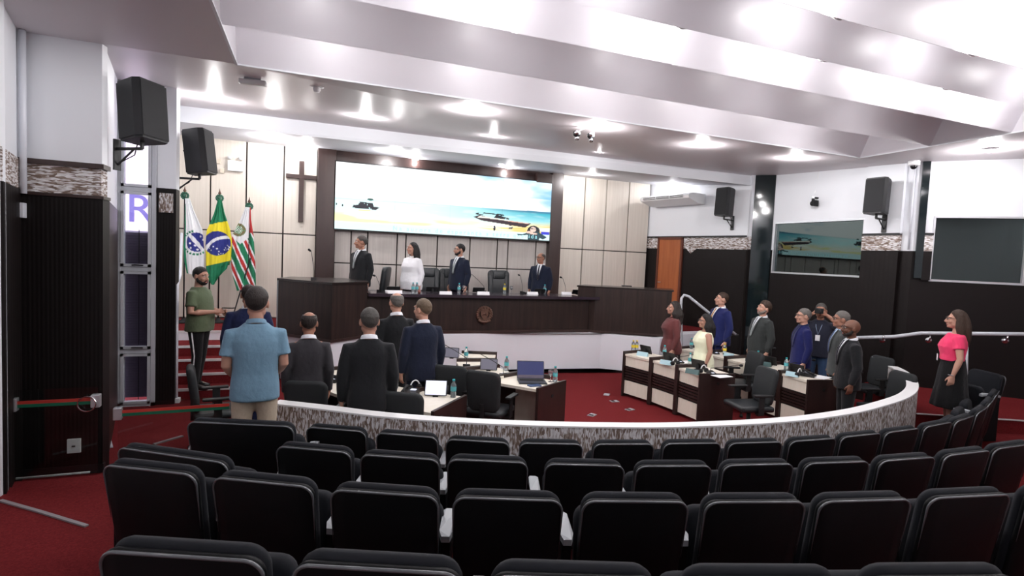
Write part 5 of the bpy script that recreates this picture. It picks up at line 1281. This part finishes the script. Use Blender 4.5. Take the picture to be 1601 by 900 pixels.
    # hair
    if hair != 'bald':
        thr_pts = [(0, .50), (35, .44), (57, .18), (72, -.14), (94, -.20), (112, -.44), (135, -.68), (180, -.82)]
        if hair in ('long', 'curly_long'): thr_pts = [(0, .62), (30, .50), (55, .20), (75, -.35), (95, -.8), (180, -1.0)]
        if hair == 'balding': thr_pts = [(0, .95), (40, .9), (66, .28), (80, .02), (96, -.12), (112, -.42), (135, -.66), (180, -.80)]
        thick = .14 if hair in ('full', 'long', 'curly_long') else .085
        if hair == 'curly': thick = .26
        if hair == 'cropped': thick = .04
        def hf(d):
            az = abs(math.degrees(math.atan2(d.x, d.y))); 
            for (a0, t0), (a1, t1) in zip(thr_pts[:-1], thr_pts[1:]):
                if az <= a1: th = t0+(t1-t0)*(az-a0)/(a1-a0); break
            edge = d.z-th+.035*math.sin(d.x*60+d.z*25)*math.sin(d.y*50+1.3); w_ = max(0, min(1, edge/.07+.5)); w_ = w_*w_*(3-2*w_); gr = .05+.95*max(0, min(1, edge/.5))
            if hair == 'balding':
                c = (d.z-.70)/.08-(-d.y)*0; c = max(0, min(1, .5-c)) ; w_ *= c
            kk = 1+thick*(.72+.38*max(0, d.z))*gr+(.018*math.sin(d.x*40+d.z*33)+.014*math.sin(d.y*47+d.z*21))*(1.6 if hair in ('curly', 'curly_long') else .5)
            if az > 70 and hair in ('short', 'balding', 'cropped', 'full') and d.z < .2: kk -= .03
            return .86+(kk-.86)*w_
        hb = MB(); hb.T = HT; hb.ell(HC+Vector((0, -.002, .002)), (.077*fs, .098*fs, .096), 64, 44, hf)
        if hair in ('long', 'curly_long'):
            wv_ = .03 if hair == 'curly_long' else .008
            hb.tube([(0, -.055, 1.70), (0, -.085, 1.62), (0, -.10, 1.54), (.004+wv_*.3, -.11, 1.46), (-wv_*.2, -.118, 1.38), (0, -.115, 1.30)], [(.06, .045), (.082, .05), (.088+wv_, .045+wv_), (.090+wv_, .04+wv_), (.075+wv_, .032+wv_*.6), (.045, .02)], 20)
            for s in (1, -1): hb.tube([(s*.055, -.03, 1.70), (s*.078, -.022, 1.62), (s*.082, -.025, 1.54), (s*.085, -.04, 1.45), (s*.075, -.06, 1.37)], [(.025, .035), (.018, .045), (.022+wv_*.6, .045+wv_), (.022+wv_*.6, .04), (.015, .02)], 14)
            remeshed(hb, 'hair', .008, hc, body, 2)
        else: remeshed(hb, 'hair', .0065, hc, body, 1)
    if beard:
        bb = MB(); bb.T = HT
        bb.ell((0, .052, 1.551), (.046, .047, .034)); 
        for s in (1, -1): bb.tube([(s*.072, .008, 1.61), (s*.064, .025, 1.575), (s*.040, .058, 1.553)], [.014, .022, .024], 12)
        bb.tube([(-.026, .088, 1.566), (-.02, .0945, 1.580), (0, .099, 1.5835), (.02, .0945, 1.580), (.026, .088, 1.566)], .0058, 8)
        bo = remeshed(bb, 'beard', .006, beard, body, 1)
    # ---- clothes
    T = MB(); T.T = S
    fr = 1 if not female else .90
    def torso(mb, z0, z1, grow=0.0, rings=None):
        R_ = [(.78, .178, .136, 0), (.84, .184, .140, 0), (.95, .180, .136, .0), (1.06, .168, .126, .004), (1.14, .169, .126, .004), (1.24, .180, .130, .004), (1.32, .184, .122, 0), (1.375, .168, .104, -.004), (1.41, .140, .090, -.008), (1.44, .108, .078, -.010), (1.465, .082, .070, -.012), (1.485, .070, .064, -.012)]
        if female: R_ = [(.78, .178, .130, 0), (.86, .186, .138, -.004), (.95, .178, .128, .0), (1.06, .142, .105, .004), (1.14, .146, .106, .006), (1.25, .158, .132, .020), (1.32, .160, .118, .010), (1.385, .152, .090, -.002), (1.43, .118, .072, -.008), (1.46, .075, .062, -.010), (1.485, .055, .052, -.012)]
        pts = []; rr = []
        for z, rx, ry, y in R_:
            if z0-.001 <= z <= z1+.001:
                bl = belly*math.exp(-((z-1.04)/.15)**2)
                pts.append((0, y+bl*.6, z)); rr.append(((rx*girth+grow)*(wide if z > 1.2 else 1), ry*girth+bl*.5+grow))
        # vertical rings keep their orientation
        n = 28; vs = []
        for (x, y, z), (rx, ry) in zip(pts, rr):
            for j in range(n):
                t = 2*PI*j/n; c, s2 = math.cos(t), math.sin(t); q = .82
                vs.append((x+rx*math.copysign(abs(c)**q, c), y+ry*math.copysign(abs(s2)**q, s2), z))
        m_ = len(pts); fs_ = [(i*n+j, i*n+(j+1) % n, (i+1)*n+(j+1) % n, (i+1)*n+j) for i in range(m_-1) for j in range(n)]+[list(range(n))[::-1], [(m_-1)*n+j for j in range(n)]]
        mb.add(vs, fs_)
    def sleeve(mb, upto=1.0, r0=.066, r1=.054, r2=.040, flare=0):
        for s, (sh, el, wr, hd, cu) in J.items():
            a = 1 if not female else .88
            pts = [Vector((s*.10, 0, 1.375)), sh, sh.lerp(el, .4)]; rr = [.055*g, r0*g*a, (r0*.95)*g*a]
            if upto >= 1: pts += [el, el.lerp(wr, .5), wr+(wr-el).normalized()*-.005]; rr += [r1*g*a, (r1*.9)*g*a, r2*a]
            else:
                pts += [sh.lerp(el, upto)]; rr += [(r0*.95+flare)*a*g]
            mb.tube([tuple(p) for p in pts], rr, 16)
    def legs_(mb, r0, r1, r2, to=0):
        torso(mb, .86, 1.06, -.012)
        for s, (hip, kn, an) in LG.items():
            mb.tube([(s*.075, 0, .95), tuple(hip+Vector((-s*.012, 0, -.03))), tuple(hip.lerp(kn, .45)), tuple(kn), tuple(kn.lerp(an, .5)), tuple(an+Vector((0, 0, -.02)))], [.095*g, .098*g, r0*g, r1*g, (r1+r2)/2*g, r2*g], 16)
    def shoes(m_='shoe'):
        for s, (hip, kn, an) in LG.items():
            sm_ = MB(); sm_.T = S
            sm_.tube([(an.x, an.y-.075, an.z-.045), (an.x, an.y-.05, an.z-.035), (an.x, an.y+.03, an.z-.035), (an.x, an.y+.12, an.z-.05), (an.x+s*.005, an.y+.185, an.z-.058), (an.x+s*.005, an.y+.20, an.z-.062)], [(.02, .02), (.040, .045), (.045, .046), (.049, .034), (.036, .024), (.012, .012)], 14)
            sm_.v = [(x, y, max(z, (an.z-.085)*k+.0005)) for x, y, z in sm_.v]; sm_.build('shoe', m_, e, True)
    bc = bc or tc
    tor = None
    if top in ('suit', 'suit_open'):
        torso(T, .78, 1.47); sleeve(T); tor = remeshed(T, 'suit_jacket', .012, tc, e, 5)
        Q = MB(); Q.T = S; legs_(Q, .080, .062, .055); remeshed(Q, 'trousers', .014, bc, e, 4); shoes()
    elif top == 'shirt_long':
        torso(T, .78, 1.47 if not female else 1.45); sleeve(T, r0=.062, r1=.050, r2=.036); tor = remeshed(T, 'long_sleeved_shirt', .012, tc, e, 4)
        Q = MB(); Q.T = S; legs_(Q, .080, .060, .055); remeshed(Q, 'trousers', .014, bc, e, 4); shoes()
    elif top in ('polo', 'tee'):
        torso(T, .84 if top == 'tee' else .80, 1.47, .004); sleeve(T, .68, r0=.063, flare=.008); tor = remeshed(T, 'polo_shirt' if top == 'polo' else 't_shirt', .012, tc, e, 3)
        Q = MB(); Q.T = S; legs_(Q, .080, .062, .055); tro = remeshed(Q, 'trousers', .014, bc, e, 4); shoes()
        if stripe:
            for s, (hip, kn, an) in LG.items():
                st2 = MB(); st2.T = S; st2.tube([(hip.x+s*.092*g, hip.y, .86), (kn.x+s*.060*g, kn.y, kn.z), (an.x+s*.052*g, an.y, an.z)], [(.004, .010)]*3, 8); st2.build('side_stripe', 'paper', tro, True)
    elif top == 'dress':
        torso(T, .86, 1.43, .002); T.tube([(0, -.004, .95), (0, 0, .80), (0, 0, .60), (0, 0, .56)], [(.178*g, .13*g), (.20*g, .15*g), (.215*g, .165*g), (.21*g, .16*g)], 24)
        for s in (1, -1): T.tube([(s*.11, 0, 1.37), (s*.135, 0, 1.395)], [.055, .045], 12)
        tor = remeshed(T, 'sleeveless_dress', .012, tc, e, 3); shoes()
    elif top == 'tee_skirt':
        torso(T, 1.06, 1.45, .004); torso(T, 1.02, 1.10, .0) if 0 else None; sleeve(T, .52, r0=.066, flare=.004); tor = remeshed(T, 't_shirt', .011, tc, e, 3)
        Q = MB(); Q.T = S
        n = 48; vs = []
        zs_ = [1.09, 1.02, .92, .75, .58, .44, .42]; rs_ = [(.145, .108), (.154, .118), (.172, .132), (.182, .145), (.198, .165), (.212, .182), (.208, .178)]
        for i, (z, (rx, ry)) in enumerate(zip(zs_, rs_)):
            for j in range(n):
                t = 2*PI*j/n; f_ = 1+.045*math.sin(t*9)*min(1, i/4); vs.append((rx*g*f_*math.cos(t), ry*g*f_*math.sin(t), z))
        Q.add(vs, [(i*n+j, i*n+(j+1) % n, (i+1)*n+(j+1) % n, (i+1)*n+j) for i in range(6) for j in range(n)]+[list(range(n))[::-1], [6*n+j for j in range(n)]])
        Q.build('skirt', bc, e, True); shoes()
    if tor:
        if top in ('suit', 'suit_open', 'shirt_long', 'polo'):
            cm = shirt if top.startswith('suit') else tc
            C = MB(); C.T = S; n = 24; vs = []
            up = .030 if top.startswith('suit') else .025; zz0 = 1.462; rx0, ry0 = (.074, .070) if not female else (.062, .062)
            for ring, (dz, r_) in enumerate(((-.01, 1.13), (up*.6, 1.02), (up, .93), (up-.004, .86), (.0, .9))):
                for j in range(n):
                    t = 2*PI*j/n; vs.append((rx0*r_*math.cos(t), -.012+ry0*r_*math.sin(t), zz0+dz-.022*math.sin(t)*1.0))
            C.add(vs, [(i*n+j, i*n+(j+1) % n, (i+1)*n+(j+1) % n, (i+1)*n+j) for i in range(4) for j in range(n)])
            C.build('collar', cm, tor, True)
        if top.startswith('suit'):
            bvh = BVHTree.FromPolygons([v.co for v in tor.data.vertices], [p.vertices[:] for p in tor.data.polygons])
            def patch(name, rows_, m_, offs, th=.004):
                vs = []; nn_ = len(rows_[0][1]); ok = True
                for z, xs in rows_:
                    for x in xs:
                        h_ = bvh.ray_cast(Vector((x*k, 1, z*k)), Vector((0, -1, 0)))
                        y = h_[0].y if h_[0] else .03*k
                        vs.append((x*k, y+offs*k, z*k))
                fs_ = [(i*nn_+j, i*nn_+j+1, (i+1)*nn_+j+1, (i+1)*nn_+j) for i in range(len(rows_)-1) for j in range(nn_-1)]
                o = MB().add(vs, fs_).build(name, m_, tor, True); so = o.modifiers.new('t', 'SOLIDIFY'); so.thickness = th; so.offset = 1; return o
            zb = 1.10; N_ = 14
            V_ = [(zb+(1.478-zb)*i/N_, .004+(.062)*(i/N_)**.8) for i in range(N_+1)]
            patch('shirt_front', [(z, [wd_*q for q in (-1, -.5, 0, .5, 1)]) for z, wd_ in V_], shirt, .004)
            for s in (1, -1): patch('lapel', [(z, [s*(wd_-.004), s*(wd_+.012+.03*math.sin(PI*min(1, i/(N_*.92)))) ]) for i, (z, wd_) in enumerate(V_)], tc, .009)
            if tie: patch('tie', [(z, [-w_, w_]) for z, w_ in [(1.12, .004)]+[(1.14+(.30)*i/8, .026-.012*i/8) for i in range(9)]+[(1.45, .018), (1.465, .016)]], tie, .012)
    if extra: extra(e, tor, S, HT, body, k)
    return e
RELAX = None
def at(px, py, t): return PD(px, py, t)
def pin(e, tor, S, HT, body, k):
    m_ = MB(); m_.T = S; m_.ell((-.085, .135, 1.31), (.010, .006, .010), 10, 6); m_.build('lapel_pin', 'label_yellow', tor, True)
def badge(e, tor, S, HT, body, k):
    m_ = MB(); m_.T = S; m_.box(-.035, .035, .158, .162, 1.12, 1.22); m_.build('badge', 'paper', tor)
    m_ = MB(); m_.T = S; m_.tube([(-.06, .02, 1.47), (-.04, .13, 1.36), (0, .158, 1.22), (.04, .13, 1.36), (.06, .02, 1.47)], .003, 6); m_.build('lanyard', 'shirt_blue', tor, True)
def watch(e, tor, S, HT, body, k): pass

# --- on the stage
hands_front = (( .235, .02, 1.12), (.13, .19, .98), (-.5, .6, -.25), .5)
person('man in black suit standing in profile at the left end of the stage desk', PY(565, 368, 11.15), .812, 214, 'skin_tan', tc='suit_black', hair='short', hc='hair_saltpepper', girth=1.16, belly=.02, turn=-30, tie='tie_grey', group=None)
person('woman with long black hair and white jacket behind the stage desk', PY(645, 379, 11.15), .812, 216, 'skin', top='shirt_long', tc='blouse_white', bc='cloth_black', hair='long', hc='hair_black', female=True, girth=1.32, belly=.04, tilt=2, turn=-20)
person('man with glasses, beard and navy suit on the stage', PY(719, 381, 11.15), .812, 208, 'skin', tc='suit_navy', hair='short', hc='hair_black', glasses=True, beard='hair_black', girth=1.16, tie='tie_grey', belly=.02, turn=-28)
person('man with receding hair and glasses standing rightmost on the stage', PY(846, 395, 11.15), .812, 226, 'skin_tan', tc='suit_navy', hair='balding', hc='hair_saltpepper', glasses=True, tie='tie_dark', turn=-26, girth=1.16)
# --- by the flags
def phone_in_hand(e, tor, S, HT, body, k):
    m_ = MB(); m_.T = S @ Matrix.Translation(PH) ; m_.box(-.04, .04, -.075, .075, -.006, .006, .004); o = m_.build('phone', 'black_gloss'); COLp = e
    o.matrix_world = Matrix.Translation(e.location) @ Matrix.Rotation(e.rotation_euler.z, 4, 'Z'); tag(o, 'dark mobile phone held by the bearded man in the green t-shirt', 'phone')
PH = Vector((.02, .42, 1.185))
person('bearded man in olive green t-shirt holding a phone on the stage stairs', PD(312, 417, 8.03), .165, -20, 'skin', top='tee', tc='tee_green', bc='cloth_black', hair='short', hc='hair_black', beard='hair_black', girth=1.12, belly=.03, turn=-12, tilt=-6, stripe=True,
       arms={'r': ((.25, .02, 1.12), (.10, .26, 1.13), (-.45, .9, .15), .5), 'l': ((.245, .0, 1.12), (.10, .28, 1.11), (-.40, .9, .1), .45)}, extra=phone_in_hand, legs={'r': ((.10, .03, .50), (.10, -.01, .085)), 'l': ((.10, -.02, .49), (.11, -.10, .085))})
# --- seen from behind on the left
person('man in light blue polo shirt and khaki trousers seen from behind', PD(401, 449, 4.62), .14, 96, 'skin', top='polo', tc='polo_blue', bc='khaki', hair='full', hc='hair_dark', girth=1.0, belly=.02, wide=1.0, turn=-6,
       arms={'both': ((.212, -.02, 1.12), (.13, .17, .98), (-.8, .45, -.2), .5)})
person('man in blue suit half hidden behind the man in the polo shirt', PD(389, 445, 6.9), .001, 96, 'skin_tan', tc='suit_hidden_blue', hair='short', hc='hair_dark', girth=1.08, wide=1.04, turn=4)
person('balding man in charcoal grey suit seen from behind, beside the polo shirt', PD(483, 487, 5.65), .001, 92, 'skin_tan', tc='suit_charcoal', hair='balding', hc='hair_dark', girth=0.92, turn=-4)
person('man with short grey-brown hair and black pinstriped suit seen from behind', PD(578, 481, 5.2), .001, 88, 'skin', tc='suit_black', hair='short', hc='hair_saltpepper', girth=1.0, wide=1.04, turn=6)
person('bald man in black suit seen from behind, before the stage desk', PD(620, 457, 7.1), .001, 98, 'skin_light', tc='suit_black', hair='balding', hc='hair_grey', girth=0.96, turn=5)
person('man in navy suit with light brown hair, turned away beside the bald man', PD(662, 467, 6.6), .001, 100, 'skin_light', tc='suit_navy', hair='short', hc='hair_lightbrown', girth=1.08, turn=28)
# --- right-hand side, all looking towards the flags
person('woman with long wavy dark hair in maroon jacket behind the far right desks', PD(1053, 471, 9.7), .001, 158, 'skin', top='shirt_long', tc='maroon', bc='trouser_grey', hair='curly_long', hc='hair_dark', female=True, girth=1.35, tilt=4)
person('woman in sleeveless cream dress with shoulder-length black hair', PD(1103, 491, 8.8), .001, 160, 'skin', top='dress', tc='dress_cream', hair='curly_long', hc='hair_black', female=True, girth=1.3, glasses=True)
person('tall man in bright navy suit with gold tie', PD(1128, 457, 10.5), .001, 170, 'skin_light', tc='suit_blue', hair='short', hc='hair_brown', tie='tie_gold', girth=1.3, belly=.03, turn=-14, tilt=6, extra=pin)
person('curly-haired bearded man in grey suit', PD(1193, 471, 9.7), .001, 166, 'skin_light', tc='suit_grey', hair='curly', hc='hair_brown', beard='beard_grey', tie='tie_grey', girth=1.22, belly=.05, wide=1.05, tilt=10, extra=pin)
person('grey-haired man with glasses in royal blue suit', PD(1257, 482, 8.8), .001, 152, 'skin_light', tc='suit_royal', hair='short', hc='hair_grey', glasses=True, shirt='suit_hidden_blue', tie=None, girth=1.05)
def camera_up(e, tor, S, HT, body, k):
    badge(e, tor, S, HT, body, k)
    m_ = MB(); m_.T = S @ Matrix.Translation((0, .20, 1.63)); m_.box(-.065, .065, -.03, .03, -.045, .045, .01).tube([(0, .02, 0), (0, .11, 0)], .035, 16); o = m_.build('photo_camera', 'matte_black'); o.matrix_world = Matrix.Translation(e.location) @ Matrix.Rotation(e.rotation_euler.z, 4, 'Z'); tag(o, 'black photo camera held up by the man in the dark polo', 'camera')
person('photographer in dark navy polo and jeans raising a camera to his eyes', PD(1284, 474, 9.2), .05, 212, 'skin_tan', top='polo', tc='polo_navy', bc='jeans', hair='short', hc='hair_saltpepper', girth=1.08,
       arms={'both': ((.30, .14, 1.43), (.10, .15, 1.57), (-.35, .35, .5), .9)}, extra=camera_up)
person('man with glasses in dark grey suit and pale blue shirt beside the bald man', PD(1316, 486, 8.15), .001, 142, 'skin_tan', tc='suit_midgrey', hair='short', hc='hair_grey', glasses=True, shirt='shirt_blue', tie='tie_blue', girth=1.0)
person('bald bearded man in black suit at the end of the outer right desks', PD(1332, 499, 7.35), .001, 146, 'skin_dark', tc='suit_black', hair='bald', hc='hair_dark', glasses=True, beard='hair_dark', girth=1.12, shirt='shirt_white')
def badge_w(e, tor, S, HT, body, k):
    m_ = MB(); m_.T = S; m_.box(-.03, .03, .175, .18, 1.04, 1.13); m_.build('badge', 'paper', tor)
    m_ = MB(); m_.T = S
    m_.tube([(-.218+.035*math.cos(a)-0, .045+.035*math.sin(a), .885) for a in [2*PI*i/16 for i in range(17)]], .007, 6); m_.build('bracelet', 'chrome', body, True)
person('woman with brown hair in bright pink t-shirt and long black skirt', PD(1497, 485, 7.4), .14, 130, 'skin_light', top='tee_skirt', tc='pink', bc='cloth_black', hair='long', hc='hair_brown', female=True, glasses=True, girth=1.18, belly=.02, extra=badge_w)

# text as meshes, keep the object list clean
for o in [o for o in bpy.data.objects if o.type == 'FONT']:
    dg = bpy.context.evaluated_depsgraph_get(); me = bpy.data.meshes.new_from_object(o.evaluated_get(dg)); n = o.name; par, mw = o.parent, (o.location.copy(), o.rotation_euler.copy())
    bpy.data.objects.remove(o); q = bpy.data.objects.new(n, me); COL.objects.link(q); q.parent = par; q.location, q.rotation_euler = mw
